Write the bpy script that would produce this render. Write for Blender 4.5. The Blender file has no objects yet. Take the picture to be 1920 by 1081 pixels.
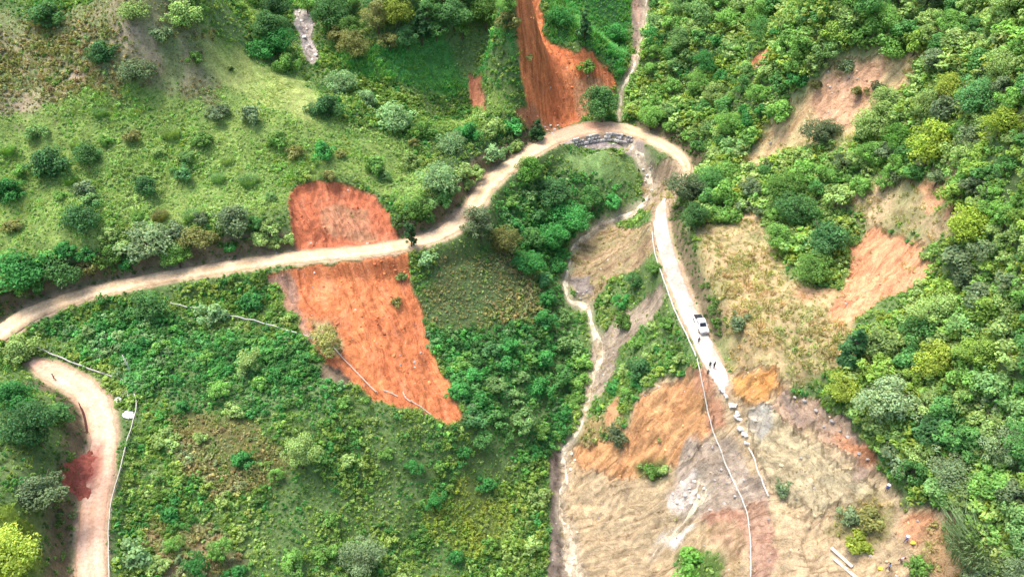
import bpy, bmesh, math, random
import numpy as np
from mathutils import Vector, Matrix

random.seed(7)
RNG = np.random.default_rng(11)
R = math.radians
S = bpy.context.scene
COL = S.collection

# ------------------------------------------------------------------ camera, sky, sun, exposure
CAM = np.array((0.0, 0.0, 100.0)); PITCH = R(40.0); HFOV = R(65.0)
cd = bpy.data.cameras.new('camera'); cd.sensor_width = 36.0
cd.lens = 18.0 / math.tan(HFOV / 2); cd.clip_start = 0.5; cd.clip_end = 6000
cam = bpy.data.objects.new('camera', cd); COL.objects.link(cam)
cam.location = CAM; cam.rotation_euler = (R(90) - PITCH, 0, 0); S.camera = cam

SUN_EL, SUN_AZ = R(70), R(-60)          # azimuth measured from +Y towards +X
w = bpy.data.worlds.new('World'); S.world = w; w.use_nodes = True
nt = w.node_tree; bgn = nt.nodes['Background']
sky = nt.nodes.new('ShaderNodeTexSky'); sky.sky_type = 'NISHITA'; sky.sun_disc = False
sky.sun_elevation = SUN_EL; sky.sun_rotation = SUN_AZ; sky.dust_density = 3.0; sky.air_density = 1.0
nt.links.new(sky.outputs[0], bgn.inputs[0]); bgn.inputs[1].default_value = 0.15
sl = bpy.data.lights.new('sun', 'SUN'); sl.energy = 2.0; sl.angle = R(28); sl.color = (1.0, 0.95, 0.86)
so = bpy.data.objects.new('sun', sl); COL.objects.link(so); so.location = (-90, 200, 220)
sd = Vector((math.sin(SUN_AZ) * math.cos(SUN_EL), math.cos(SUN_AZ) * math.cos(SUN_EL), math.sin(SUN_EL)))
so.rotation_euler = (-sd).to_track_quat('-Z', 'Y').to_euler()
S.view_settings.view_transform = 'Standard'; S.view_settings.look = 'None'
S.view_settings.gamma = 1.0; S.view_settings.exposure = 1.33
S.view_settings.use_curve_mapping = False
S.cycles.max_bounces = 4; S.cycles.diffuse_bounces = 2; S.cycles.glossy_bounces = 2; S.cycles.transmission_bounces = 2

# ------------------------------------------------------------------ helpers
F = 960.0 / math.tan(HFOV / 2)
FW = np.array((0, math.cos(PITCH), -math.sin(PITCH))); UP = np.array((0, math.sin(PITCH), math.cos(PITCH)))
def ray(px, py):
    px = np.asarray(px, float); py = np.asarray(py, float)
    d = FW + np.outer((px - 960) / F, (1, 0, 0)) + np.outer((540.5 - py) / F, UP)
    return d / np.linalg.norm(d, axis=1)[:, None]
def seen(P):
    v = np.asarray(P, float) - CAM; dep = v @ FW
    return 960 + F * v[:, 0] / dep, 540.5 - F * (v @ UP) / dep
def on_level(px, py, z):
    d = ray(np.atleast_1d(px), np.atleast_1d(py)); t = (np.asarray(z) - CAM[2]) / d[:, 2]
    return CAM + d * t[:, None]
def sstep(a, b, x):
    t = np.clip((x - a) / (b - a), 0, 1); return t * t * (3 - 2 * t)
TAB = np.random.default_rng(5).random((8, 256, 256))
def vn(x, y, seed=0):
    T = TAB[seed % 8]; x = x + seed * 17.31; y = y + seed * 9.17
    i = np.floor(x).astype(int); j = np.floor(y).astype(int); u = x - i; v = y - j
    u = u * u * (3 - 2 * u); v = v * v * (3 - 2 * v)
    a = T[i & 255, j & 255]; b = T[(i + 1) & 255, j & 255]; c = T[i & 255, (j + 1) & 255]; d = T[(i + 1) & 255, (j + 1) & 255]
    return (a * (1 - u) + b * u) * (1 - v) + (c * (1 - u) + d * u) * v
def fbm(x, y, seed=0, o=4):
    s = 0; a = 1; n = 0
    for k in range(o):
        s = s + a * vn(x * 2 ** k, y * 2 ** k, seed + k); n += a; a *= 0.5
    return s / n                                            # 0..1
def catmull(P, step):
    P = np.asarray(P, float); Q = np.vstack([2 * P[0] - P[1], P, 2 * P[-1] - P[-2]]); out = []
    for i in range(1, len(Q) - 2):
        n = max(2, int(np.linalg.norm(Q[i + 1, :2] - Q[i, :2]) / step)); t = np.linspace(0, 1, n, endpoint=False)[:, None]
        a, b, c, d = Q[i - 1], Q[i], Q[i + 1], Q[i + 2]
        out.append(0.5 * (2 * b + (c - a) * t + (2 * a - 5 * b + 4 * c - d) * t ** 2 + (3 * b - a - 3 * c + d) * t ** 3))
    out.append(P[-1:]); return np.vstack(out)
def tag(o, label=None, cat=None, group=None, kind=None):
    if label: o['label'] = label
    if cat: o['category'] = cat
    if group: o['group'] = group
    if kind: o['kind'] = kind
    return o
def link(name, data, parent=None):
    o = bpy.data.objects.new(name, data); COL.objects.link(o)
    if parent is not None: o.parent = parent
    return o
def empty(name, loc, rz=0.0, sc=1.0):
    e = link(name, None); e.location = loc; e.rotation_euler = (0, 0, rz); e.empty_display_size = 0.3
    e.scale = (sc, sc, sc) if not hasattr(sc, '__len__') else sc
    return e
def mesh(name, V, Fc, mats=(), smooth=False, mi=None, col=None):
    me = bpy.data.meshes.new(name)
    V = np.asarray(V, np.float32); 
    if isinstance(Fc, np.ndarray):
        k = Fc.shape[1]; n = len(Fc)
        me.vertices.add(len(V)); me.vertices.foreach_set('co', V.ravel())
        me.loops.add(n * k); me.loops.foreach_set('vertex_index', Fc.astype(np.int32).ravel())
        me.polygons.add(n); me.polygons.foreach_set('loop_start', np.arange(0, n * k, k, dtype=np.int32))
        me.update(calc_edges=True)
    else:
        me.from_pydata([tuple(map(float, v)) for v in V], [], [tuple(f) for f in Fc])
    for m in mats: me.materials.append(m)
    if smooth: me.polygons.foreach_set('use_smooth', np.ones(len(me.polygons), bool))
    if mi is not None: me.polygons.foreach_set('material_index', np.asarray(mi, np.int32))
    if col is not None:
        a = me.attributes.new('Col', 'FLOAT_COLOR', 'POINT'); c = np.ones((len(V), 4), np.float32); c[:, :3] = col
        a.data.foreach_set('color', c.ravel())
    me.validate(); me.update(); return me
class MB:
    """collects boxes, tubes and lofts into one mesh"""
    def __init__(s): s.v = []; s.f = []; s.m = []
    def add(s, V, Fc, mi=0):
        o = len(s.v); s.v += [tuple(v) for v in V]; s.f += [tuple(i + o for i in f) for f in Fc]; s.m += [mi] * len(Fc); return s
    def box(s, c, d, rot=None, mi=0, taper=1.0):
        x, y, z = (q / 2 for q in d); V = []
        for sz in (-1, 1):
            k = taper if sz > 0 else 1.0
            for sx, sy in ((-1, -1), (1, -1), (1, 1), (-1, 1)):
                p = Vector((sx * x * k, sy * y * k, sz * z))
                if rot is not None: p = rot @ p
                V.append(p + Vector(c))
        return s.add(V, [(3, 2, 1, 0), (4, 5, 6, 7), (0, 1, 5, 4), (1, 2, 6, 5), (2, 3, 7, 6), (3, 0, 4, 7)], mi)
    def tube(s, P, r, n=6, mi=0, cap=True):
        P = [Vector(p) for p in P]; r = r if hasattr(r, '__len__') else [r] * len(P); V = []
        for i, p in enumerate(P):
            t = (P[min(i + 1, len(P) - 1)] - P[max(i - 1, 0)]).normalized()
            a = t.cross(Vector((0.13, 0.2, 1)) if abs(t.z) < 0.95 else Vector((1, 0.1, 0))).normalized(); b = t.cross(a)
            for k in range(n):
                th = 2 * math.pi * k / n; V.append(p + (a * math.cos(th) + b * math.sin(th)) * r[i])
        Fc = [(i * n + k, i * n + (k + 1) % n, (i + 1) * n + (k + 1) % n, (i + 1) * n + k) for i in range(len(P) - 1) for k in range(n)]
        if cap: Fc += [tuple(range(n - 1, -1, -1)), tuple(range((len(P) - 1) * n, len(P) * n))]
        return s.add(V, Fc, mi)
    def build(s, name, mats, parent=None, smooth=False):
        mats = mats if isinstance(mats, (list, tuple)) else [mats]
        return link(name, mesh(name, s.v, s.f, mats, smooth, s.m), parent)

# ------------------------------------------------------------------ materials
def nodes(name):
    m = bpy.data.materials.new(name); m.use_nodes = True; t = m.node_tree
    return m, t, t.nodes['Principled BSDF'], t.nodes.new, t.links.new
def mixc(t, mode, fac, a, b):
    n = t.nodes.new('ShaderNodeMix'); n.data_type = 'RGBA'; n.blend_type = mode; n.clamp_factor = True
    for i, s in ((0, fac), (6, a), (7, b)):
        if hasattr(s, 'is_linked'): t.links.new(s, n.inputs[i])
        elif i == 0: n.inputs[0].default_value = s
        else: n.inputs[i].default_value = (*s, 1)
    return n.outputs[2]
def noise(t, scale, detail=4, rough=0.6, vec=None, dist=0.0):
    n = t.nodes.new('ShaderNodeTexNoise'); n.inputs['Scale'].default_value = scale
    n.inputs['Detail'].default_value = detail; n.inputs['Roughness'].default_value = rough; n.inputs['Distortion'].default_value = dist
    if vec is not None: t.links.new(vec, n.inputs['Vector'])
    return n.outputs['Fac']
def ramp(t, src, pts):
    n = t.nodes.new('ShaderNodeValToRGB'); e = n.color_ramp.elements
    while len(e) < len(pts): e.new(0.5)
    for el, (p, c) in zip(e, pts): el.position = p; el.color = (*c, 1) if len(c) == 3 else c
    t.links.new(src, n.inputs[0]); return n.outputs[0]
def g3(v): return (v, v, v)
def soil_material(name, bump=0.25, vary=0.35, rough=0.95, fine=3.0):
    m, t, b, new, ln = nodes(name)
    at = new('ShaderNodeAttribute'); at.attribute_name = 'Col'
    tc = new('ShaderNodeTexCoord').outputs['Object']
    n1 = noise(t, 0.35, 5, 0.65, tc, 0.6); n2 = noise(t, fine, 5, 0.7, tc, 0.3)
    c = mixc(t, 'MULTIPLY', 1.0, at.outputs['Color'], ramp(t, n1, [(0.3, g3(1 - vary)), (0.7, g3(1 + vary))]))
    c = mixc(t, 'MULTIPLY', 1.0, c, ramp(t, n2, [(0.32, g3(0.72)), (0.68, g3(1.24))]))
    ln(c, b.inputs['Base Color']); b.inputs['Roughness'].default_value = rough; b.inputs['Specular IOR Level'].default_value = 0.15
    bp = new('ShaderNodeBump'); bp.inputs['Distance'].default_value = bump; bp.inputs['Strength'].default_value = 0.9
    ln(n2, bp.inputs['Height']); ln(bp.outputs[0], b.inputs['Normal']); return m
M_ground = soil_material('hillside_soil', 0.22, 0.3, 0.95, 2.4)
def scar_material(name):
    m, t, b, new, ln = nodes(name)
    at = new('ShaderNodeAttribute'); at.attribute_name = 'Col'; fl = new('ShaderNodeAttribute'); fl.attribute_name = 'flow'
    tc = new('ShaderNodeTexCoord').outputs['Object']
    mp = new('ShaderNodeMapping'); mp.inputs['Scale'].default_value = (1.0, .2, 1); ln(fl.outputs['Vector'], mp.inputs['Vector'])
    rill = noise(t, 1.0, 7, 0.68, mp.outputs[0], 0.7); grit = noise(t, 5.0, 4, 0.75, tc, 0.2); lump = noise(t, 0.9, 6, 0.7, tc, 0.8)
    c = mixc(t, 'MULTIPLY', 1.0, at.outputs['Color'], ramp(t, rill, [(0.36, (.62, .58, .56)), (0.47, g3(.98)), (0.6, (1.08, 1.1, 1.12)), (.72, (1.25, 1.3, 1.35))]))
    c = mixc(t, 'MULTIPLY', 1.0, c, ramp(t, lump, [(0.34, g3(0.72)), (0.5, g3(1.0)), (0.68, g3(1.18))]))
    c = mixc(t, 'MULTIPLY', 1.0, c, ramp(t, grit, [(0.36, g3(0.78)), (0.64, g3(1.2))]))
    ln(c, b.inputs['Base Color']); b.inputs['Roughness'].default_value = .92; b.inputs['Specular IOR Level'].default_value = .15
    b1 = new('ShaderNodeBump'); b1.inputs['Distance'].default_value = .4; ln(rill, b1.inputs['Height'])
    b2 = new('ShaderNodeBump'); b2.inputs['Distance'].default_value = .35; ln(lump, b2.inputs['Height']); ln(b1.outputs[0], b2.inputs['Normal'])
    b3 = new('ShaderNodeBump'); b3.inputs['Distance'].default_value = .08; ln(grit, b3.inputs['Height']); ln(b2.outputs[0], b3.inputs['Normal']); ln(b3.outputs[0], b.inputs['Normal']); return m
M_scar = scar_material('slide_earth')
M_road = soil_material('packed_road_earth', 0.02, 0.08, 0.9, 2.0)
def water_material(name):
    m, t, b, new, ln = nodes(name)
    at = new('ShaderNodeAttribute'); at.attribute_name = 'Col'
    tc = new('ShaderNodeTexCoord').outputs['Object']; n = noise(t, 2.2, 4, 0.7, tc, 1.0)
    c = mixc(t, 'MULTIPLY', 1.0, at.outputs['Color'], ramp(t, n, [(0.35, g3(0.55)), (0.62, g3(1.25))]))
    ln(c, b.inputs['Base Color']); b.inputs['Roughness'].default_value = 0.32
    bp = new('ShaderNodeBump'); bp.inputs['Distance'].default_value = 0.12; ln(n, bp.inputs['Height']); ln(bp.outputs[0], b.inputs['Normal']); return m
M_water = water_material('muddy_water')
def leaf_material(name, inst):
    m, t, b, new, ln = nodes(name)
    if inst:
        at = new('ShaderNodeAttribute'); at.attribute_type = 'INSTANCER'; at.attribute_name = 'tint'; base = at.outputs['Color']
    else:
        base = new('ShaderNodeObjectInfo').outputs['Color']
    va = new('ShaderNodeAttribute'); va.attribute_name = 'Col'
    c = mixc(t, 'MULTIPLY', 1.0, base, va.outputs['Color'])
    ln(c, b.inputs['Base Color']); b.inputs['Roughness'].default_value = 0.7; b.inputs['Specular IOR Level'].default_value = 0.12
    tr = new('ShaderNodeBsdfTranslucent'); ln(mixc(t, 'MULTIPLY', 1.0, c, (1.2, 1.25, 0.6)), tr.inputs[0])
    mx = new('ShaderNodeMixShader'); mx.inputs[0].default_value = 0.3
    ln(b.outputs[0], mx.inputs[1]); ln(tr.outputs[0], mx.inputs[2]); ln(mx.outputs[0], t.nodes['Material Output'].inputs[0]); return m
M_leaf = leaf_material('leaf', False); M_leaf_i = leaf_material('undergrowth_leaf', True)
def plain(name, c, rough=0.6, metal=0.0, vary=0.2, scale=6.0, spec=0.4):
    m, t, b, new, ln = nodes(name); tc = new('ShaderNodeTexCoord').outputs['Object']
    n = noise(t, scale, 4, 0.6, tc)
    ln(mixc(t, 'MULTIPLY', 1.0, c, ramp(t, n, [(0.3, g3(1 - vary)), (0.7, g3(1 + vary))])), b.inputs['Base Color'])
    b.inputs['Roughness'].default_value = rough; b.inputs['Metallic'].default_value = metal; b.inputs['Specular IOR Level'].default_value = spec
    return m
M_bark = plain('bark', (0.11, 0.08, 0.055), 0.9); M_stone = plain('grey_stone', (0.36, 0.33, 0.31), 0.9, 0, 0.4, 2.5)
M_palestone = plain('pale_stone', (0.58, 0.54, 0.48), 0.9, 0, 0.3, 2.5)
M_concrete = plain('broken_concrete', (0.62, 0.57, 0.52), 0.9, 0, 0.3, 2.0)
M_steel = plain('galvanised_steel', (0.46, 0.44, 0.39), 0.55, 0.2, 0.2, 4.0)
M_wood = plain('bleached_wood', (0.52, 0.45, 0.36), 0.85, 0, 0.2, 6.0)
M_white = plain('car_white', (0.8, 0.8, 0.8), 0.25, 0, 0.02, 3.0, 0.5)
M_dark = plain('dark_glass', (0.012, 0.014, 0.016), 0.08, 0, 0.1, 3.0, 0.6)
M_black = plain('black_rubber', (0.02, 0.02, 0.02), 0.8); M_chrome = plain('grey_metal', (0.5, 0.5, 0.52), 0.35, 0.8)
M_lampw = plain('headlamp_glass', (0.7, 0.72, 0.75), 0.1); M_lampr = plain('red_lamp', (0.4, 0.02, 0.02), 0.2)
M_sack = plain('white_sheet', (0.75, 0.74, 0.73), 0.7, 0, 0.15)

# ------------------------------------------------------------------ terrain: heights from surveyed points
MAIN = [(-150, 690, -1, 2.51, 1), (-60, 655, -.6, 2.51, 2), (0, 622, 0, 2.43, 2.2), (60, 585, .2, 2.35, 2.6), (160, 550, .5, 2.18, 3.0), (300, 520, 1, 2.10, 3.4), (400, 504, 1.2, 2.10, 3.6), (500, 488, 1.5, 2.10, 2.6),
        (600, 478, 1.8, 2.02, 0.4), (700, 468, 2, 2.02, 0.3), (780, 453, 2, 2.10, 2.5), (840, 430, 2, 2.27, 3.4), (880, 395, 2.1, 2.27, 3.4), (915, 345, 2.3, 2.27, 3.0), (965, 305, 2.5, 2.27, 2.2), (1030, 264, 2.5, 2.51, 1.0),
        (1090, 243, 2.5, 2.91, 0.0), (1150, 238, 2.5, 2.75, 0.3), (1200, 250, 2.2, 2.43, 1.2), (1245, 272, 1.9, 2.18, 1.5), (1276, 294, 1.4, 1.70, 1.5), (1288, 318, 1.0, 1.21, 1.5), (1282, 342, .6, 0.56, 1.0)]
CONC = [(1246, 372, 0, 0.34, .6), (1241, 393, -.1, 1.16, 1.0), (1240, 425, -.2, 1.64, 1.2), (1250, 470, -.5, 1.71, 1.2), (1268, 525, -1, 1.71, 1.2), (1290, 580, -1.5, 1.78, 1.2), (1313, 630, -2, 1.78, 1.0), (1333, 672, -2.5, 1.78, .6), (1350, 704, -3, 1.57, .2), (1357, 719, -3.3, 1.17, 0), (1363, 734, -3.6, 0.45, 0)]
LOWR = [(58, 678, -2.8, .7, .6), (76, 686, -3.1, 1.5, .6), (100, 697, -3.5, 2.19, 1.0), (150, 724, -4.2, 2.19, 1.4), (183, 765, -5, 2.19, 1.8), (193, 820, -5.8, 2.12, 2.0), (188, 880, -6.8, 2.05, 2.0), (175, 950, -8, 2.12, 1.6), (170, 1020, -8.8, 2.12, 1.4), (172, 1085, -9.6, 2.12, 1.4), (176, 1180, -10.6, 2.12, 1.4)]
MUD = [(1425, 945, -9.5, 1.6, 0.5), (1424, 1010, -10.5, 1.9, 0.6), (1428, 1080, -11.5, 2.1, 0.8), (1436, 1160, -12.5, 2.2, 0.8)]
CP = [p[:3] for p in MAIN + CONC + LOWR + MUD] + [
 # grassy hill, upper left
 (0,500,6),(0,300,17),(0,100,29),(0,0,36),(150,400,10),(150,200,22),(150,0,35),(300,420,6),(300,300,14),(300,150,24),(300,0,32),
 (500,400,6.5),(500,300,12),(500,200,18.5),(420,90,26),(430,0,31),(600,400,5.5),(600,190,17),(700,400,4.5),(700,300,9),(700,235,12),(800,370,4),(800,300,6),(850,240,8),(900,300,4.5),(940,240,6),(1000,246,4),
 # bowl and gullies behind the spur
 (575,20,22),(590,90,18),(650,130,16),(720,60,22),(800,130,13),(800,20,25),(900,190,6.5),(900,60,19),(950,110,14),(1040,215,3.6),(1040,100,14),(1000,0,24),(1100,60,19),(1120,150,9),(1205,0,17),(1195,100,8),(1165,185,4),
 (1250,100,15),(1310,210,7.5),(1250,0,23),
 # right-hand slope
 (1330,330,5),(1400,300,9.5),(1400,200,16),(1400,60,25),(1500,200,22),(1500,0,33),(1500,350,13),(1500,470,8.5),(1650,300,22),(1650,450,14.5),(1700,100,36),(1700,0,41),(1900,0,50),(1900,200,42),(1900,400,33),(1900,600,24),(1900,800,15),(1900,1000,8),
 (1330,440,2.5),(1370,520,3),(1400,620,2.6),(1500,600,7),(1500,690,4),(1650,640,12),(1600,760,4.5),(1700,850,4.5),(1780,760,11),(1800,1000,3),(1780,570,18),
 # collapse
 (1420,760,-3.2),(1500,800,-2.2),(1500,900,-5),(1600,900,-1.5),(1500,1000,-8.5),(1650,1000,-3.5),(1650,1075,-5.5),(1400,800,-5.5),(1300,740,-8),(1350,850,-11),(1260,850,-17),(1330,930,-16),(1260,950,-22),(1370,1040,-14),(1320,1060,-19),(1240,1060,-28),(1150,880,-25),(1140,1000,-31),(1190,770,-15),
 # stream
 (1212,322,-3),(1190,392,-9),(1110,430,-13),(1072,480,-15),(1063,530,-17),(1095,575,-19),(1115,650,-22),(1108,730,-25),(1060,850,-29),(1055,960,-33),(1064,1078,-37),
 (1185,470,-6),(1200,560,-9.5),(1190,660,-13),(1245,620,-6),(1260,690,-6.5),
 # left bank
 (1000,330,-1),(1080,300,0),(1150,300,0),(1000,400,-6),(1080,380,-7),(950,500,-8),(1000,600,-15),(1000,750,-21),(900,450,-2.5),(850,550,-6),(850,700,-13.5),(700,550,-2),(700,650,-6),(600,650,-4.5),(780,750,-11.5),(870,790,-15.5),(600,800,-9.5),
 (400,650,-4),(400,800,-8),(300,600,-1.5),(180,620,-1.2),(260,720,-4.5),(300,900,-9.5),(500,950,-14),(700,950,-21),(900,900,-25),(980,1050,-34),(700,1070,-25),(400,1070,-15),(270,1070,-11.5),
 # inside of the lower bend
 (40,640,-.8),(20,740,-.5),(60,800,1.5),(50,950,1),(0,880,4),(0,1075,3),(95,1000,-4),
 # beyond the frame
 (-300,640,2),(-350,100,42),(-300,950,9),(-200,1200,6),(2250,400,48),(2250,900,24),(2200,1250,8),(960,-110,44),(300,-110,48),(1600,-110,52),(1050,1350,-45),(500,1350,-22),(1500,1350,-16),(1205,-80,26)]
CP = np.array(CP, float); CW = on_level(CP[:, 0], CP[:, 1], CP[:, 2])
def tps_fit(P, z, lam=2.0):
    n = len(P); d = np.linalg.norm(P[:, None] - P[None], axis=2); K = np.where(d > 0, d * d * np.log(d + 1e-9), 0) + lam * np.eye(n)
    A = np.zeros((n + 3, n + 3)); A[:n, :n] = K; A[:n, n] = 1; A[:n, n + 1:] = P; A[n, :n] = 1; A[n + 1:, :n] = P.T
    return np.linalg.solve(A, np.concatenate([z, np.zeros(3)]))
PS = CW[:, :2] / 10.0; WT = tps_fit(PS, CW[:, 2], 0.05)
def tps(x, y):
    x = np.asarray(x, float).ravel() / 10; y = np.asarray(y, float).ravel() / 10; out = np.empty_like(x)
    for a in range(0, len(x), 40000):
        xs, ys = x[a:a + 40000], y[a:a + 40000]
        d2 = (xs[:, None] - PS[None, :, 0]) ** 2 + (ys[:, None] - PS[None, :, 1]) ** 2
        out[a:a + 40000] = (0.5 * d2 * np.log(d2 + 1e-12)) @ WT[:-3] + WT[-3] + xs * WT[-2] + ys * WT[-1]
    return out
X0, X1, Y0, Y1, GS = -150.0, 140.0, 40.0, 260.0, 0.35
gx = np.arange(X0, X1 + 1e-6, GS); gy = np.arange(Y0, Y1 + 1e-6, GS); NX, NY = len(gx), len(gy)
cx = np.arange(X0 - 4, X1 + 6, 2.0); cy = np.arange(Y0 - 4, Y1 + 6, 2.0)
CZ = tps(*np.meshgrid(cx, cy)).reshape(len(cy), len(cx))
def bicubic(Z, x0, y0, s, x, y):
    fx = (x - x0) / s; fy = (y - y0) / s; i = np.clip(np.floor(fx).astype(int), 1, Z.shape[1] - 3); j = np.clip(np.floor(fy).astype(int), 1, Z.shape[0] - 3)
    u = fx - i; v = fy - j
    wx = [-.5*u**3+u**2-.5*u, 1.5*u**3-2.5*u**2+1, -1.5*u**3+2*u**2+.5*u, .5*u**3-.5*u**2]; wy = [-.5*v**3+v**2-.5*v, 1.5*v**3-2.5*v**2+1, -1.5*v**3+2*v**2+.5*v, .5*v**3-.5*v**2]
    return sum(wy[b] * sum(wx[a] * Z[j - 1 + b, i - 1 + a] for a in range(4)) for b in range(4))
XX, YY = np.meshgrid(gx, gy)
ZZ = bicubic(CZ, cx[0], cy[0], 2.0, XX, YY)

def hgt(x, y, Z=None):
    Z = ZZ if Z is None else Z
    fx = np.clip((np.asarray(x, float) - X0) / GS, 0, NX - 1.001); fy = np.clip((np.asarray(y, float) - Y0) / GS, 0, NY - 1.001)
    i = fx.astype(int); j = fy.astype(int); u = fx - i; v = fy - j
    return (Z[j, i] * (1 - u) + Z[j, i + 1] * u) * (1 - v) + (Z[j + 1, i] * (1 - u) + Z[j + 1, i + 1] * u) * v
def drop(px, py, lift=0.0):
    """where the line of sight through a point of the photograph meets the hillside (lifted by `lift`)"""
    px = np.atleast_1d(np.asarray(px, float)); py = np.atleast_1d(np.asarray(py, float)); d = ray(px, py)
    lift = np.broadcast_to(np.asarray(lift, float), px.shape)
    t = np.full(len(px), 40.0); hit = np.zeros(len(px), bool); res = t.copy()
    while not hit.all() and t.min() < 420:
        P = CAM + d * t[:, None]; below = (P[:, 2] < hgt(P[:, 0], P[:, 1]) + lift) & ~hit
        res[below] = t[below]; hit |= below; t = t + 0.5
        if t[0] > 420: break
    res[~hit] = 300; lo, hi = res - 0.5, res.copy()
    for _ in range(8):
        mid = (lo + hi) / 2; P = CAM + d * mid[:, None]; b = P[:, 2] < hgt(P[:, 0], P[:, 1]) + lift
        hi = np.where(b, mid, hi); lo = np.where(b, lo, mid)
    P = CAM + d * hi[:, None]; P[:, 2] = hgt(P[:, 0], P[:, 1]); return P

def nearest(path, reach):
    """for every terrain vertex close to the path: distance, side, arc index"""
    D = np.full(XX.shape, 1e9); SD = np.zeros(XX.shape); AI = np.zeros(XX.shape)
    for k in range(len(path) - 1):
        a, b = path[k, :2], path[k + 1, :2]
        i0 = max(0, int((min(a[0], b[0]) - reach - X0) / GS)); i1 = min(NX, int((max(a[0], b[0]) + reach - X0) / GS) + 2)
        j0 = max(0, int((min(a[1], b[1]) - reach - Y0) / GS)); j1 = min(NY, int((max(a[1], b[1]) + reach - Y0) / GS) + 2)
        if i0 >= i1 or j0 >= j1: continue
        sx, sy = XX[j0:j1, i0:i1], YY[j0:j1, i0:i1]; e = b - a; L = e @ e + 1e-9
        t = np.clip(((sx - a[0]) * e[0] + (sy - a[1]) * e[1]) / L, 0, 1); dx = sx - a[0] - t * e[0]; dy = sy - a[1] - t * e[1]
        d = np.hypot(dx, dy); m = d < D[j0:j1, i0:i1]
        D[j0:j1, i0:i1][m] = d[m]; SD[j0:j1, i0:i1][m] = np.sign(e[0] * dy - e[1] * dx)[m]; AI[j0:j1, i0:i1][m] = (k + t)[m]
    return D, SD, AI
def road_path(pts, step=1.0):
    p = np.array(pts, float); W = on_level(p[:, 0], p[:, 1], p[:, 2])
    return catmull(np.hstack([W, p[:, 3:5]]), step)                # x y z halfwidth bank
PATHS = {k: road_path(v) for k, v in (('main', MAIN), ('conc', CONC), ('low', LOWR))}
ROADD = np.full(XX.shape, 1e9)                                    # distance to the nearest road edge
CUT = np.zeros(XX.shape)
big = fbm(XX / 14, YY / 14, 1, 4) - 0.5; mid = fbm(XX / 3.2, YY / 3.2, 2, 3) - 0.5
ZZ = ZZ + big * 2.2 + mid * 0.7
for nm, P in PATHS.items():
    D, SD, AI = nearest(P, 20.0); near = D < 20
    ai = AI[near]; k = np.arange(len(P)); zr = np.interp(ai, k, P[:, 2]); hw = np.interp(ai, k, P[:, 3]); bk = np.interp(ai, k, P[:, 4])
    d = D[near]; up = (SD[near] > 0) if nm != 'low' else (SD[near] < 0)
    endf = np.minimum(sstep(-0.2, 2.0, ai), sstep(-0.2, 2.0, len(P) - 1 - ai)) if nm in ('conc',) else 1.0
    wgt = sstep(hw + 0.4, hw + np.where(up, 4.5, 3.2), d)
    wpx_ = seen(P[:, :3])[0]; wwin = np.interp(ai, k, ((wpx_ > 1062) & (wpx_ < 1200)).astype(float)) if nm == 'main' else 0 * ai
    jag = 0.7 + 0.6 * fbm(XX[near] / 2.5, YY[near] / 2.5, 4, 3)
    bump = sstep(hw + 0.35, hw + 1.9, d) * (1 - sstep(hw + 3.5, hw + 16, d)) * np.where(up, bk * jag, -0.35)
    z = (zr - 0.14) * (1 - wgt) + ZZ[near] * wgt + bump - np.where(up, 0, 1.9 * wwin * sstep(hw + .05, hw + .75, d) * (1 - sstep(hw + 3, hw + 7, d)))
    ZZ[near] = z if endf is 1.0 else z * endf + ZZ[near] * (1 - endf)
    ROADD[near] = np.minimum(ROADD[near], d - hw)
    CUT[near] = np.maximum(CUT[near], np.where(up & (bk > 0.9), sstep(hw + .2, hw + .8, d) * (1 - sstep(hw + 2.0, hw + 3.2, d)), 0))

# streams, carved before anything is draped
STREAMS = [
 [(1206,-60,1.2),(1212,0,1.2),(1208,50,1.0),(1200,80,1.0),(1192,110,1.0),(1180,140,.9),(1166,165,.9),(1163,195,.9),(1161,225,1.0)],
 [(1170,262,1.0),(1188,275,1.2),(1203,300,1.2),(1215,320,1.3),(1222,345,1.0),(1212,372,.9),(1190,393,1.1),(1160,407,1.4),(1128,415,1.0),(1098,440,.9),(1078,456,.8),(1070,480,.8),(1064,505,1.0),(1062,535,1.0),(1068,560,.9),(1085,566,.9),(1103,575,.9),(1108,600,.7),(1118,628,1.0),(1126,655,1.3),(1118,690,1.2),(1108,720,1.1),(1104,745,.7),(1092,790,.6),(1068,830,.8),(1056,850,.9),(1062,890,1.0),(1050,925,.9),(1053,965,.9),(1068,1000,1.3),(1070,1040,1.7),(1080,1085,1.9),(1086,1180,2.0)],
 [(1310,890,.4),(1318,925,.8),(1300,955,.7),(1276,985,.8),(1252,1000,.9),(1238,1016,.7),(1226,1040,.5)],
]
SP = []
for s in STREAMS:
    a = np.array(s, float); a[:, 2] *= (.35 if s[0][1] < 0 else .66) * (.55 + .9 * np.random.default_rng(len(s)).random(len(s))); W = drop(a[:, 0], a[:, 1]); SP.append(catmull(np.hstack([W, a[:, 2:3]]), 0.6))
WATD = np.full(XX.shape, 1e9)
for P in SP:
    D, SD, AI = nearest(P, 8.0); near = D < 8; hw = np.interp(AI[near], np.arange(len(P)), P[:, 3]); d = D[near]
    ZZ[near] -= 0.7 * (1 - sstep(hw * 0.7, hw + 1.6, d)); WATD[near] = np.minimum(WATD[near], d - hw)

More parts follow.
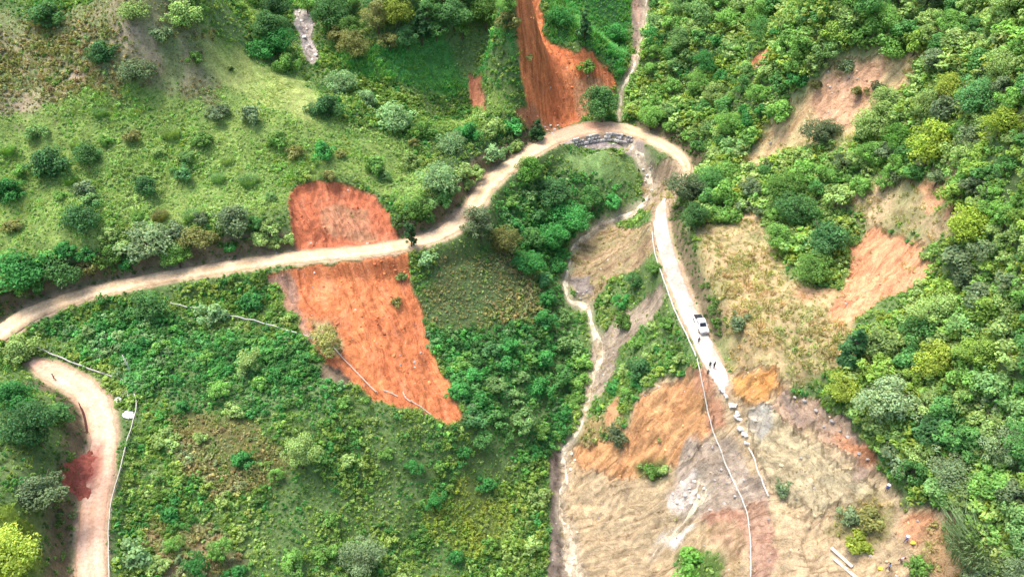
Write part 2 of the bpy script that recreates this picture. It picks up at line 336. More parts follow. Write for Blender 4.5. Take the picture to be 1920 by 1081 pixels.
# ------------------------------------------------------------------ zones of the hillside
def plan(poly):
    a = np.array(poly, float); return drop(a[:, 0], a[:, 1])[:, :2]
def sdist(poly, x, y):
    """signed distance to a plan polygon, positive inside"""
    d = np.full(x.shape, 1e9); ins = np.zeros(x.shape, bool); n = len(poly)
    for k in range(n):
        a, b = poly[k], poly[(k + 1) % n]; e = b - a; L = e @ e + 1e-9
        t = np.clip(((x - a[0]) * e[0] + (y - a[1]) * e[1]) / L, 0, 1)
        d = np.minimum(d, np.hypot(x - a[0] - t * e[0], y - a[1] - t * e[1]))
        c = ((a[1] > y) != (b[1] > y)); xi = a[0] + (y - a[1]) / (b[1] - a[1] + 1e-12) * e[0]; ins ^= c & (x < xi)
    return np.where(ins, d, -d)
GCOL = np.empty(XX.shape + (3,)); 
gn = fbm(XX / 5, YY / 5, 3, 4)[..., None]
GCOL[:] = np.array((0.09, 0.16, 0.05)) * (1 - gn) + np.array((0.15, 0.20, 0.075)) * gn
BARE = np.zeros(XX.shape); VEG = np.zeros(XX.shape, np.int8); OID = np.zeros(XX.shape, np.int16)
edgen = (fbm(XX / 2.6, YY / 2.6, 6, 5) - 0.5)
GRIT = 0.72 + 0.56 * fbm(XX / 0.9, YY / 0.9, 1, 2)
SLIDE_OBJ = []
FLOW = np.stack([XX, YY * .4, YY * 0], -1)
def zone(poly, col=None, col2=None, bare=None, veg=None, edge=1.0, feather=0.5, sink=0.0, flow=None, amp=0.0, obj=None, mixs=(0.5, 6.0)):
    global ZZ
    P = plan(poly); lo = P.min(0) - 6; hi = P.max(0) + 6
    i0, i1 = max(0, int((lo[0] - X0) / GS)), min(NX, int((hi[0] - X0) / GS) + 1); j0, j1 = max(0, int((lo[1] - Y0) / GS)), min(NY, int((hi[1] - Y0) / GS) + 1)
    sl_ = (slice(j0, j1), slice(i0, i1)); x, y = XX[sl_], YY[sl_]
    d = sdist(P, x, y) + edgen[sl_] * 3.2 * edge; feather = feather * 0.55 if bare is not None and bare > .6 else feather; wgt = sstep(-feather, feather, d)
    off = ROADD[sl_] > 0.2
    if flow:
        fp = plan(flow); e = fp[1] - fp[0]; e /= np.linalg.norm(e)
    else: e = np.array((0.3, -0.95))
    s = x * e[0] + y * e[1]; t = -x * e[1] + y * e[0]; t = t + (fbm(x / 6, y / 6, 5, 2) - .5) * 4
    st = fbm(t / 1.1, s / mixs[1], 7, 3); st2 = fbm(t / .8 + 5, s / 4.0, 2, 4); st3 = fbm(x / 1.7, y / 1.7, 5, 4)
    if col is not None:
        c2 = col if col2 is None else col2
        k = sstep(0.36, 0.64, mixs[0] * st + (1 - mixs[0]) * fbm(x / 4, y / 4, 1, 4))[..., None]
        c = (np.array(col) * (1 - k) + np.array(c2) * k) * (GRIT[sl_] * (0.8 + 0.4 * st))[..., None]
        if bare is not None and bare > .6:
            dk = (1 - sstep(.30, .46, st2)) * .14 + (1 - sstep(.28, .42, st3)) * .12; lt = sstep(.56, .72, st2) * .15
            c = c * (1 - dk)[..., None] * np.array((1, .97, .95)) ; c = c * (1 - lt)[..., None] + lt[..., None] * (c * .5 + np.array((.34, .27, .19)))
        GCOL[sl_] = GCOL[sl_] * (1 - wgt[..., None]) + c * wgt[..., None]
    if bare is not None: BARE[sl_] = BARE[sl_] * (1 - wgt) + bare * wgt
    if flow: FLOW[sl_] = np.where((d > 0)[..., None], np.stack([t, s, 0 * s], -1), FLOW[sl_])
    if veg is not None: VEG[sl_] = np.where(d > 0, veg, VEG[sl_])
    damp = sstep(0.3, 2.5, ROADD[sl_]) if True else 1
    if sink: ZZ[sl_] = ZZ[sl_] - sink * sstep(-0.4, 1.2, d) * damp
    if amp:
        rid = 1 - np.abs(2 * fbm(t / 1.8, s / 9.0, 3, 3) - 1)
        q = fbm(x / 9 + t * .02, y / 9, 2, 5) * 9 + s * 0.10; led = q - np.floor(q); led = sstep(0.0, 0.12, led) * (1 - led)
        ZZ[sl_] = ZZ[sl_] + ((rid - 0.75) * 1.5 + (led - .4) * 1.3) * amp * wgt * damp
    if obj is not None:
        SLIDE_OBJ.append(obj); OID[sl_] = np.where((d > 0) & off, len(SLIDE_OBJ), OID[sl_])

exec_zones = True
# veg ids: 0 thicket, 1 meadow tufts, 2 pale short grass, 3 dry grass, 4 forest floor, 5 lush tall grass, 6 olive scrub, 7 dark bank scrub, 8 sparse, 9 lime grass, 10 emerald thicket
zone([(-300,560),(0,520),(250,440),(530,400),(560,335),(680,335),(760,395),(900,300),(1000,250),(850,225),(620,200),(560,140),(420,70),(360,40),(-300,60)], (0.20,0.27,0.07), (0.15,0.22,0.06), 0.0, 1, 1.5, 1.5)
zone([(-200,215),(0,205),(130,185),(290,165),(400,190),(420,90),(360,20),(330,-60),(-200,-60)], (0.26,0.23,0.13), (0.16,0.19,0.08), 0.05, 6, 2.0, 2.0)
for pl in ([(60,170),(150,130),(170,150),(90,195)], [(170,70),(290,20),(300,50),(260,95),(210,95)], [(235,110),(290,95),(300,125),(250,125)], [(20,190),(90,185),(120,195),(20,215)]):
    zone(pl, (0.36,0.28,0.19), (0.24,0.23,0.12), 0.28, 6, 2.6, 1.8)
zone([(372,70),(420,82),(470,115),(520,140),(566,152),(590,190),(575,225),(520,205),(440,170),(385,120)], (0.30,0.34,0.11), (0.24,0.3,0.09), 0.0, 2, 1.0, 2.0)
zone([(640,105),(720,78),(830,60),(960,40),(962,110),(900,130),(880,165),(780,165),(660,155)], (0.08,0.24,0.05), (0.06,0.18,0.045), 0.0, 5, 1.0, 1.5)
zone([(600,160),(680,150),(780,190),(960,215),(1010,250),(960,300),(880,360),(830,330),(760,260),(640,230)], (0.05,0.09,0.035), (0.04,0.07,0.03), 0.0, 0, 1.2, 1.5)
zone([(1020,-60),(1190,-60),(1170,150),(1140,120),(1080,90),(1030,75)], (0.04,0.13,0.03), (0.03,0.09,0.03), 0.0, 5, 1.0, 1.0)
zone([(1200,-80),(2200,-80),(2200,1200),(1850,1200),(1790,960),(1700,930),(1660,850),(1560,740),(1560,680),(1600,620),(1700,560),(1760,480),(1700,420),(1600,400),(1500,500),(1450,400),(1310,420),(1280,300),(1220,240),(1180,220)], (0.10,0.15,0.055), (0.08,0.12,0.045), 0.0, 4, 1.5, 1.5)
zone([(1250,-40),(1560,-60),(1560,110),(1430,250),(1330,300),(1210,230)], None, None, 0.0, 4)
zone([(1300,430),(1400,390),(1460,420),(1480,520),(1560,545),(1600,600),(1580,690),(1500,730),(1440,745),(1385,700),(1345,620),(1315,540)], (0.42,0.30,0.16), (0.28,0.24,0.115), 0.15, 3, 1.5, 2.0)
zone([(1560,380),(1620,350),(1720,330),(1790,350),(1790,430),(1740,470),(1650,420)], (0.46,0.33,0.19), (0.28,0.25,0.12), 0.2, 3, 1.5, 2.0)
zone([(1430,410),(1500,380),(1600,410),(1600,480),(1570,540),(1490,520)], (0.06,0.09,0.03), None, 0.0, 4, 1.5, 1.5)
zone([(820,470),(960,470),(1050,560),(1060,620),(960,620),(880,640),(800,610),(790,560)], (0.10,0.13,0.05), (0.07,0.11,0.04), 0.0, 6, 2.0, 2.5)
zone([(320,790),(400,770),(480,800),(540,860),(480,930),(380,920),(330,860)], (0.16,0.14,0.05), (0.1,0.11,0.04), 0.0, 6, 2.0, 2.5)
zone([(800,930),(880,900),(960,950),(970,1010),(900,1040),(820,1010)], (0.13,0.17,0.045), (0.1,0.14,0.04), 0.0, 9, 2.0, 2.5)
zone([(280,1000),(420,990),(450,1081),(320,1110)], (0.26,0.19,0.1), (0.12,0.12,0.05), 0.3, 6, 2.0, 1.5)
zone([(1060,290),(1130,285),(1195,300),(1200,330),(1160,345),(1090,330)], (0.2,0.3,0.1), (0.15,0.24,0.08), 0.0, 2, 1.0, 1.5)
zone([(950,330),(1060,330),(1180,350),(1180,380),(1100,420),(1060,460),(1050,560),(1090,600),(1100,740),(1040,860),(900,840),(830,700),(800,620),(960,620),(1040,600),(1000,480),(900,430)], None, None, 0.0, 10, 2.0)
zone([(60,600),(300,590),(560,650),(640,720),(600,790),(420,770),(280,750),(220,690)], None, None, 0.0, 10, 2.0)
zone([(-200,1200),(-200,960),(40,950),(90,1081),(90,1200)], (0.14,0.2,0.03), None, 0.0, 9, 1.0)
zone([(1205,300),(1245,300),(1290,310),(1290,350),(1250,395),(1222,400),(1205,350)], (0.40,0.31,0.2), (0.26,0.2,0.13), 0.8, 3, 0.7, .6, 0.2, [(1250,300),(1220,380)], 0.5, ('bare_gully_bank', 'tan eroded gully bank where the road is washed away at the bend'))
# --- slides
OR1, OR2 = (0.62, 0.20, 0.075), (0.46, 0.135, 0.06)
zone([(962,-60),(1013,-60),(1016,40),(1028,78),(1075,95),(1112,104),(1140,122),(1158,162),(1125,172),(1100,195),(1086,228),(1030,238),(1000,214),(985,190),(975,130),(965,60)], (0.64,0.225,0.09), (0.54,0.175,0.073), 1.0, 8, 0.9, .5, 0.3, [(1000,0),(1045,220)], 0.35, ('landslide_scar', 'long orange landslide scar running down to the top of the road bend'))
zone([(1080,150),(1128,150),(1150,170),(1110,195),(1090,220),(1078,190)], (0.5,0.26,0.13), (0.4,0.2,0.1), 0.75, 8, 1.0, 1.0)
zone([(879,140),(899,146),(910,180),(908,204),(892,202),(880,170)], (0.5,0.22,0.12), (0.42,0.16,0.09), 1.0, 8, 0.5, .5, 0.5, [(890,145),(900,200)], 0.3, ('landslide_scar', 'small reddish landslip patch on the green slope left of the upper slide'))
zone([(955,208),(1010,214),(1050,240),(1030,248),(985,236)], (0.52,0.24,0.12), (0.45,0.18,0.09), 0.9, 8, 0.5, .6)
zone([(539,378),(556,346),(600,338),(660,346),(702,364),(730,398),(748,450),(752,470),(660,478),(552,486),(548,430)], (0.52,0.165,0.078), (0.45,0.15,0.075), 1.0, 8, 0.5, .4, 1.1, [(620,345),(650,465)], 0.45, ('landslide_scar', 'rounded red orange landslide scar directly above the middle of the road'))
zone([(610,395),(680,385),(715,430),(690,448),(610,440)], (0.50,0.22,0.12), (0.42,0.22,0.12), 0.95, 8, 1.6, 1.5)
zone([(497,516),(560,500),(650,492),(764,474),(770,530),(792,590),(802,640),(832,700),(866,770),(877,790),(850,797),(800,778),(740,757),(700,752),(650,712),(615,692),(590,645),(570,622),(550,572),(525,545)], (0.64,0.225,0.09), (0.54,0.175,0.073), 1.0, 8, 0.5, .4, 0.7, [(660,495),(760,760)], 0.3, ('landslide_scar', 'broad orange landslide scar tapering to a point below the road'))
zone([(500,520),(545,505),(560,560),(590,640),(560,615),(525,550)], (0.30,0.19,0.14), (0.36,0.2,0.13), 0.85, 8, 1.0, .8)
zone([(600,680),(640,690),(665,720),(640,720),(605,705)], (0.16,0.12,0.08), None, 0.7, 8, 1.0, .8)
zone([(580,600),(620,590),(650,640),(640,680),(600,660)], (0.34,0.24,0.12), None, 0.4, 6, 1.2, 1.0)
zone([(1360,325),(1440,225),(1515,150),(1560,105),(1650,85),(1760,60),(1730,130),(1690,190),(1640,235),(1600,275),(1540,275),(1470,300),(1410,335)], (0.40,0.36,0.18), (0.28,0.28,0.12), 0.1, 3, 1.5, 1.5)
zone([(1385,315),(1448,238),(1522,168),(1558,124),(1640,106),(1735,84),(1702,140),(1674,178),(1634,215),(1600,258),(1550,252),(1480,278),(1425,315)], (0.64,0.42,0.225), (0.54,0.42,0.22), 0.86, 3, .9, 1.2, 0.4, [(1650,110),(1420,290)], 0.6, ('landslide_scar', 'pale peach bare strip slanting up through the right hand woods'))
zone([(1520,190),(1560,140),(1620,115),(1665,125),(1640,170),(1590,235),(1560,230)], (0.70,0.42,0.26), (0.62,0.37,0.22), 0.95, 3, 1.0, 1.0)
zone([(1404,122),(1422,96),(1450,94),(1442,114),(1420,128)], (0.6,0.25,0.12), None, 1.0, 8, 0.4, .5, 0.3, None, 0.0, ('landslide_scar', 'tiny orange landslip patch among the upper right trees'))
zone([(1598,462),(1640,430),(1690,440),(1735,470),(1742,512),(1700,542),(1655,562),(1622,592),(1570,614),(1556,580),(1590,540),(1588,490)], (0.72,0.355,0.19), (0.64,0.31,0.165), 0.97, 3, 0.9, .8, 0.5, [(1690,450),(1580,600)], 0.5, ('landslide_scar', 'pinkish bare landslip patch beside the forest on the right slope'))
zone([(1728,345),(1768,348),(1790,392),(1745,398)], (0.56,0.31,0.17), None, 0.85, 3, 0.8, .7, 0.3, None, 0.0, ('landslide_scar', 'small orange bare patch just above the pinkish landslip'))
zone([(1495,545),(1560,540),(1560,575),(1500,570)], (0.54,0.33,0.18), None, 0.7, 3, 1.0, 1.0)
# big collapse where the road is cut
zone([(1288,690),(1318,690),(1350,712),(1380,700),(1462,690),(1482,730),(1560,770),(1620,828),(1662,890),(1700,945),(1792,958),(1840,1081),(1850,1200),(1046,1200),(1046,1081),(1046,960),(1044,850),(1075,835),(1130,826),(1176,800),(1196,740),(1240,705)], (0.52,0.395,0.235), (0.42,0.325,0.20), 0.97, 8, 0.7, .6, 0.5, [(1450,760),(1150,900)], .7, ('landslide_scar', 'great tan and orange road collapse filling the lower right gully side'))
zone([(1200,740),(1290,692),(1325,720),(1330,810),(1270,880),(1180,900),(1090,880),(1070,838),(1180,806)], (0.62,0.34,0.155), (0.52,0.27,0.125), 0.98, 8, 1.0, 1.2, 0.0, [(1310,700),(1180,840)], .6)
zone([(1290,690),(1330,700),(1345,740),(1360,800),(1335,800),(1318,740)], (0.50,0.27,0.16), (0.42,0.22,0.13), 1.0, 8, 0.8, .8)
zone([(1350,712),(1400,700),(1462,692),(1470,730),(1420,758),(1380,748)], (0.60,0.32,0.10), (0.56,0.27,0.09), 1.0, 8, 0.9, 1.0, 0.0, [(1450,690),(1380,750)], 0.3)
zone([(1290,830),(1370,820),(1420,890),(1440,950),(1380,975),(1300,980),(1270,940),(1260,880)], (0.36,0.29,0.22), (0.46,0.38,0.30), 0.98, 8, 1.2, 1.2, 0.0, None, 0.6)
zone([(1340,955),(1400,960),(1400,1000),(1350,985),(1300,975)], (0.42,0.24,0.16), None, 1.0, 8, 0.8, .8)
zone([(1245,930),(1310,895),(1330,930),(1300,965),(1260,970)], (0.72,0.65,0.57), (0.52,0.43,0.35), 1.0, 8, 1.0, .8)
zone([(1230,1015),(1280,975),(1310,985),(1270,1020),(1235,1030)], (0.75,0.68,0.6), None, 1.0, 8, 0.8, .6)
zone([(1400,770),(1440,760),(1510,820),(1600,890),(1640,920),(1600,950),(1530,960),(1470,930),(1420,860)], (0.48,0.405,0.25), (0.42,0.355,0.22), 1.0, 8, 0.8, 1.2, 0.0, [(1430,770),(1600,930)], 0.5)
zone([(1470,730),(1540,765),(1620,830),(1655,890),(1600,880),(1520,810),(1450,760)], (0.28,0.22,0.18), (0.44,0.3,0.2), 0.95, 8, 1.2, .9, 0.0, [(1470,740),(1640,880)], 0.6)
zone([(1560,820),(1620,835),(1650,870),(1600,870)], (0.48,0.24,0.13), None, 1.0, 8, 0.9, .7)
zone([(1400,765),(1440,758),(1450,800),(1425,830),(1405,800)], (0.36,0.35,0.30), (0.42,0.38,0.3), 1.0, 8, 0.8, .8)
zone([(1404,950),(1438,945),(1450,1020),(1452,1200),(1405,1200),(1402,1040)], (0.44,0.28,0.19), (0.38,0.23,0.16), 1.0, 8, 1.1, .9)
zone([(1570,960),(1640,930),(1690,950),(1660,1010),(1600,1030),(1560,1000)], (0.26,0.22,0.1), None, 0.25, 3, 1.2, .9)
zone([(1690,955),(1750,960),(1760,1010),(1710,1025),(1680,1000)], (0.58,0.31,0.17), (0.5,0.29,0.17), 1.0, 8, 0.8, .8)
zone([(1740,990),(1800,970),(1850,1081),(1850,1150),(1760,1150),(1720,1040)], (0.4,0.25,0.13), (0.26,0.22,0.1), 0.45, 3, 1.0, 1.0)
zone([(1270,1040),(1320,1025),(1360,1035),(1365,1100),(1270,1100)], (0.1,0.16,0.04), None, 0.1, 0, 0.8, .8)
zone([(1300,1000),(1370,980),(1395,1010),(1390,1100),(1360,1100),(1360,1030)], (0.4,0.27,0.17), (0.34,0.25,0.13), 0.75, 8, 0.8, .8)
zone([(1090,790),(1140,770),(1180,790),(1150,820),(1090,830)], (0.3,0.22,0.1), None, 0.4, 6, 1.0, .8)
zone([(1190,870),(1250,865),(1255,890),(1200,900)], (0.1,0.14,0.04), None, 0.1, 6, 0.8, .8)
zone([(1035,850),(1056,840),(1052,900),(1050,960),(1066,1081),(1066,1200),(1030,1200),(1028,960)], (0.2,0.16,0.13), (0.13,0.11,0.09), 0.9, 8, 0.6, .6)
zone([(1130,770),(1160,740),(1160,780),(1140,800)], (0.5,0.27,0.14), None, 0.8, 8, 0.6, .6)
# bare washed ground along the middle stream
zone([(1096,442),(1150,412),(1222,418),(1232,470),(1190,505),(1140,530),(1112,572),(1080,562),(1068,530),(1076,470)], (0.40,0.29,0.17), (0.30,0.25,0.13), 0.8, 3, 0.8, .8, 0.2, [(1215,440),(1100,520)], 0.5, ('bare_gully_bank', 'brown streaked bare bank in the inside of the stream bend'))
zone([(1070,520),(1110,512),(1112,550),(1080,555)], (0.28,0.24,0.21), None, 1.0, 8, 0.6, .6)
zone([(1112,640),(1155,592),(1225,532),(1252,556),(1212,612),(1165,650),(1150,700),(1126,745),(1096,745),(1110,680)], (0.33,0.27,0.21), (0.42,0.34,0.25), 0.85, 3, 0.8, .7, 0.2, [(1230,550),(1125,640)], 0.5, ('bare_gully_bank', 'grey brown gravelly bank above the lower stream reach'))
zone([(1040,252),(1080,246),(1200,262),(1210,285),(1150,282),(1090,275),(1050,270)], (0.36,0.30,0.27), (0.26,0.22,0.21), 1.0, 8, 0.5, .5, 0.3, None, 0.3)
# upper left rocky gully
zone([(552,15),(572,15),(590,45),(585,75),(605,110),(590,125),(572,110),(562,70),(550,40)], (0.5,0.44,0.4), (0.34,0.3,0.26), 1.0, 8, 0.5, .6, 0.4, [(565,20),(595,120)], 0.5, ('rocky_gully', 'pale rocky dry gully among dark trees at the top left'))
zone([(1185,-60),(1222,-60),(1215,60),(1200,110),(1185,150),(1172,150),(1188,80)], (0.20,0.16,0.13), (0.3,0.2,0.15), 0.85, 8, 0.6, .6)
# red slip onto the lower road
zone([(110,700),(150,730),(168,790),(168,860),(140,900),(132,950),(110,950),(120,870),(140,820),(140,770)], (0.22,0.13,0.08), None, 0.5, 7, 0.8, .8)
# cut banks above the roads
cb = np.clip(CUT * (OID == 0), 0, 1)[..., None]
GCOL = GCOL * (1 - cb) + cb * (np.array((0.15, 0.12, 0.07)) * (0.7 + 0.6 * fbm(XX / 1.5, YY / 1.5, 2, 3)[..., None]))
BARE = np.maximum(BARE, CUT * 0.25 * (OID == 0)); VEG = np.where((CUT > .3) & (OID == 0), 7, VEG).astype(np.int8)
shoulder = (1 - sstep(0.0, 0.9, ROADD + edgen * 1.2))
GCOL = GCOL * (1 - shoulder[..., None]) + shoulder[..., None] * np.array((0.42, 0.29, 0.19)); BARE = np.maximum(BARE, shoulder)
wet = (1 - sstep(0.0, 1.3, WATD + edgen)); GCOL = GCOL * (1 - 0.6 * wet[..., None]) + 0.6 * wet[..., None] * np.array((0.4, 0.33, 0.24)); BARE = np.maximum(BARE, wet)
ZZ += np.where(ROADD > 0.6, (fbm(XX / 0.9, YY / 0.9, 3, 2) - .5) * 0.18, 0) * np.clip(1 - BARE * 0.5, 0, 1)

# ------------------------------------------------------------------ ground meshes
idx = np.arange(NX * NY).reshape(NY, NX)
quad = np.stack([idx[:-1, :-1], idx[:-1, 1:], idx[1:, 1:], idx[1:, :-1]], -1).reshape(-1, 4)
VALL = np.stack([XX, YY, ZZ], -1).reshape(-1, 3); CALL = GCOL.reshape(-1, 3)
qo = OID.ravel()[quad[:, 0]]
def submesh(name, mask, mat):
    q = quad[mask]; u, inv = np.unique(q, return_inverse=True)
    me = mesh(name, VALL[u], inv.reshape(-1, 4), [mat], True, None, CALL[u])
    a = me.attributes.new('flow', 'FLOAT_VECTOR', 'POINT'); a.data.foreach_set('vector', FLOW.reshape(-1, 3)[u].astype(np.float32).ravel()); return me
g = link('hillside', submesh('hillside', qo == 0, M_ground))
tag(g, 'green grassy and scrubby valley sides around the road', 'hillside', kind='structure')
for k, (nm, lab) in enumerate(SLIDE_OBJ, 1):
    if (qo == k).any(): tag(link(nm, submesh(nm, qo == k, M_scar)), lab, 'landslide' if nm == 'landslide_scar' else 'bank', kind='structure')
# distant hills beyond the surveyed ground
fx = np.concatenate([np.arange(-1500, X0 - 8, 30), np.arange(X0 - 8, X1 + 9, 8), np.arange(X1 + 30, 1500, 30)]); fy = np.concatenate([np.arange(-900, Y0 - 8, 30), np.arange(Y0 - 8, Y1 + 9, 8), np.arange(Y1 + 30, 1800, 30)])
FX, FY = np.meshgrid(fx, fy)
inx = np.clip(FX, X0, X1); iny = np.clip(FY, Y0, Y1); base = hgt(inx, iny); out = np.hypot(FX - inx, FY - iny)
far = 30 + 60 * fbm(FX / 260, FY / 260, 2, 4) + 0.03 * np.abs(FX) - 70 * np.exp(-((FX - 10) / 90.0) ** 2) * (FY < 60)
FZ = base * (1 - sstep(0, 220, out)) + far * sstep(0, 220, out) + (fbm(FX / 30, FY / 30, 4, 3) - .5) * 8 * sstep(0, 60, out)
inside = (FX > X0 + 1) & (FX < X1 - 1) & (FY > Y0 + 1) & (FY < Y1 - 1); FZ = FZ - np.where(out < 0.1, np.where(inside, 6, 0.6), 0)
fi = np.arange(FX.size).reshape(FX.shape); fq = np.stack([fi[:-1, :-1], fi[:-1, 1:], fi[1:, 1:], fi[1:, :-1]], -1).reshape(-1, 4)
keep = ~inside.ravel()[fq].all(1)
fc = np.empty(FX.shape + (3,)); k = fbm(FX / 40, FY / 40, 6, 4)[..., None]; fc[:] = np.array((0.03, 0.07, 0.02)) * (1 - k) + np.array((0.09, 0.12, 0.04)) * k
tag(link('hills', mesh('hills', np.stack([FX, FY, FZ], -1).reshape(-1, 3), fq[keep], [M_ground], True, None, fc.reshape(-1, 3))), 'wooded hills carrying on beyond the valley', 'hills', kind='structure')

# ------------------------------------------------------------------ roads and streams
def ribbon(name, P, mat, colf, lift=0.06, ncross=13, wob=0.35, crown=0.05, skirt=0.35, seed=0, drape=False, endnoise=0.0):
    P = catmull(P, 0.5) if False else P
    xy = P[:, :2]; n = len(P); tn = np.gradient(xy, axis=0); tn /= np.linalg.norm(tn, axis=1)[:, None] + 1e-9; nr = np.stack([-tn[:, 1], tn[:, 0]], 1)
    arc = np.concatenate([[0], np.cumsum(np.linalg.norm(np.diff(xy, axis=0), axis=1))]); u = np.linspace(-1, 1, ncross); V = []; C = []
    wl = P[:, 3] + wob * (2 * fbm(arc / 1.3, arc * 0 + 3.1, seed, 3) - 1); wr = P[:, 3] + wob * (2 * fbm(arc / 1.3, arc * 0 + 9.7, seed + 1, 3) - 1)
    for k, uu in enumerate(u):
        ww = np.where(uu < 0, wr, wl) * uu; q = xy + nr * ww[:, None]
        z = (hgt(q[:, 0], q[:, 1]) if drape else P[:, 2]) + lift + crown * (1 - uu * uu) + 0.05 * (fbm(q[:, 0] / 0.8, q[:, 1] / 0.8, seed, 3) - .5)
        if abs(uu) > 0.99: z = z - skirt
        V.append(np.stack([q[:, 0], q[:, 1], z], 1)); C.append(colf(arc, uu * np.ones(n), q))
    V = np.stack(V, 1).reshape(-1, 3); C = np.stack(C, 1).reshape(-1, 3)
    i = np.arange(n * ncross).reshape(n, ncross); fcs = np.stack([i[:-1, :-1], i[1:, :-1], i[1:, 1:], i[:-1, 1:]], -1).reshape(-1, 4)[:, ::-1]
    return link(name, mesh(name, V, fcs, [mat], True, None, C))
def lerp3(a, b, k): return np.array(a) * (1 - k[:, None]) + np.array(b) * k[:, None]
def fine(P): return catmull(P[::2], 0.4)
def c_main(arc, u, q):
    px, py = seen(np.column_stack([q, hgt(q[:, 0], q[:, 1])]))
    k = sstep(0.3, 0.7, fbm(q[:, 0] / 3, q[:, 1] / 3, 2, 4)); c = lerp3((0.56, 0.385, 0.22), (0.66, 0.47, 0.29), k)
    tr = np.exp(-((np.abs(u) - 0.42) / 0.13) ** 2) * (0.4 + 0.6 * vn(arc / 6, u * 0, 3)); mud_ = sstep(.58, .72, fbm(q[:, 0] / 1.4, q[:, 1] / 2.2, 3, 4)); c = c * (1 - .28 * mud_[:, None]); c = c * (1 - 0.6 * tr[:, None]) + 0.6 * tr[:, None] * np.array((0.70, 0.56, 0.42))
    red = sstep(14, 3, np.hypot(q[:, 0] - SL1[0], q[:, 1] - SL1[1]) + 8 * (fbm(q[:, 0] / 3, q[:, 1] / 3, 5, 3) - .5)); c = c * (1 - .75 * red[:, None]) + .75 * red[:, None] * np.array((0.62, 0.33, 0.22))
    r2 = sstep(14, 6, np.hypot(q[:, 0] - SL2[0], q[:, 1] - SL2[1])) * sstep(-.1, 1, u) ; c = c * (1 - .6 * r2[:, None]) + .6 * r2[:, None] * np.array((0.58, 0.26, 0.14))
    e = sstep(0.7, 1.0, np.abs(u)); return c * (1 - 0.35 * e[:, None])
SL1 = drop(1075, 238)[0]; SL2 = drop(650, 474)[0]
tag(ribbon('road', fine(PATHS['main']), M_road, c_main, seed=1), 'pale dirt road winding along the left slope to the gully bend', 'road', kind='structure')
def c_conc(arc, u, q):
    k = sstep(0.3, 0.7, fbm(q[:, 0] / 2.2, q[:, 1] / 2.2, 4, 4)); c = lerp3((0.40, 0.33, 0.27), (0.60, 0.53, 0.46), k)
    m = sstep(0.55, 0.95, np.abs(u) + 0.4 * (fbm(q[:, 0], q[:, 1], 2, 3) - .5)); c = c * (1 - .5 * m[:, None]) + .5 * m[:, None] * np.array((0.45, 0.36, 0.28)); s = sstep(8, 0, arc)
    return c * (1 - .6 * s[:, None]) + .6 * s[:, None] * np.array((0.5, 0.38, 0.26))
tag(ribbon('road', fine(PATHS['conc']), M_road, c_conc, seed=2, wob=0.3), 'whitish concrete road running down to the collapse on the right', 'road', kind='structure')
RS = drop(160, 880)[0]
def c_low(arc, u, q):
    k = sstep(0.3, 0.7, fbm(q[:, 0] / 3, q[:, 1] / 3, 2, 4)); c = lerp3((0.58, 0.34, 0.225), (0.66, 0.43, 0.30), k)
    tr = np.exp(-((np.abs(u) - 0.4) / 0.14) ** 2) * (0.4 + 0.6 * vn(arc / 5, u * 0, 3)); c = c * (1 - .3 * tr[:, None]) + .3 * tr[:, None] * np.array((0.82, 0.66, 0.54))
    dd = np.hypot((q[:, 0] - RS[0]) * 0.8, (q[:, 1] - RS[1])) + 7 * (fbm(q[:, 0] / 1.3, q[:, 1] / 1.3, 5, 5) - .5); r = sstep(5.5, 2.0, dd) * sstep(.6, -.5, u)
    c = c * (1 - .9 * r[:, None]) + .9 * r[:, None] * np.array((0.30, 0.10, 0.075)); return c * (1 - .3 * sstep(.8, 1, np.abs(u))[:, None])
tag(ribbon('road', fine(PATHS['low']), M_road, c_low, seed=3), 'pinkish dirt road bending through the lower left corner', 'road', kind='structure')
SLAB = ['thin pale stream falling down the dark gully above the bend', 'muddy cream stream winding down the valley from the bend', 'pale wet runnel crossing the lower collapse']
for k, P in enumerate(SP):
    def c_w(arc, u, q): return lerp3((0.30, 0.23, 0.14), (0.66, 0.56, 0.40), sstep(.35, .7, fbm(q[:, 0] / .9, q[:, 1] / .9, 6, 4)))
    tag(ribbon('stream', P, M_water, c_w, 0.10, 9, 0.6, 0.04, 0.3, k, True), SLAB[k], 'stream', kind='structure')

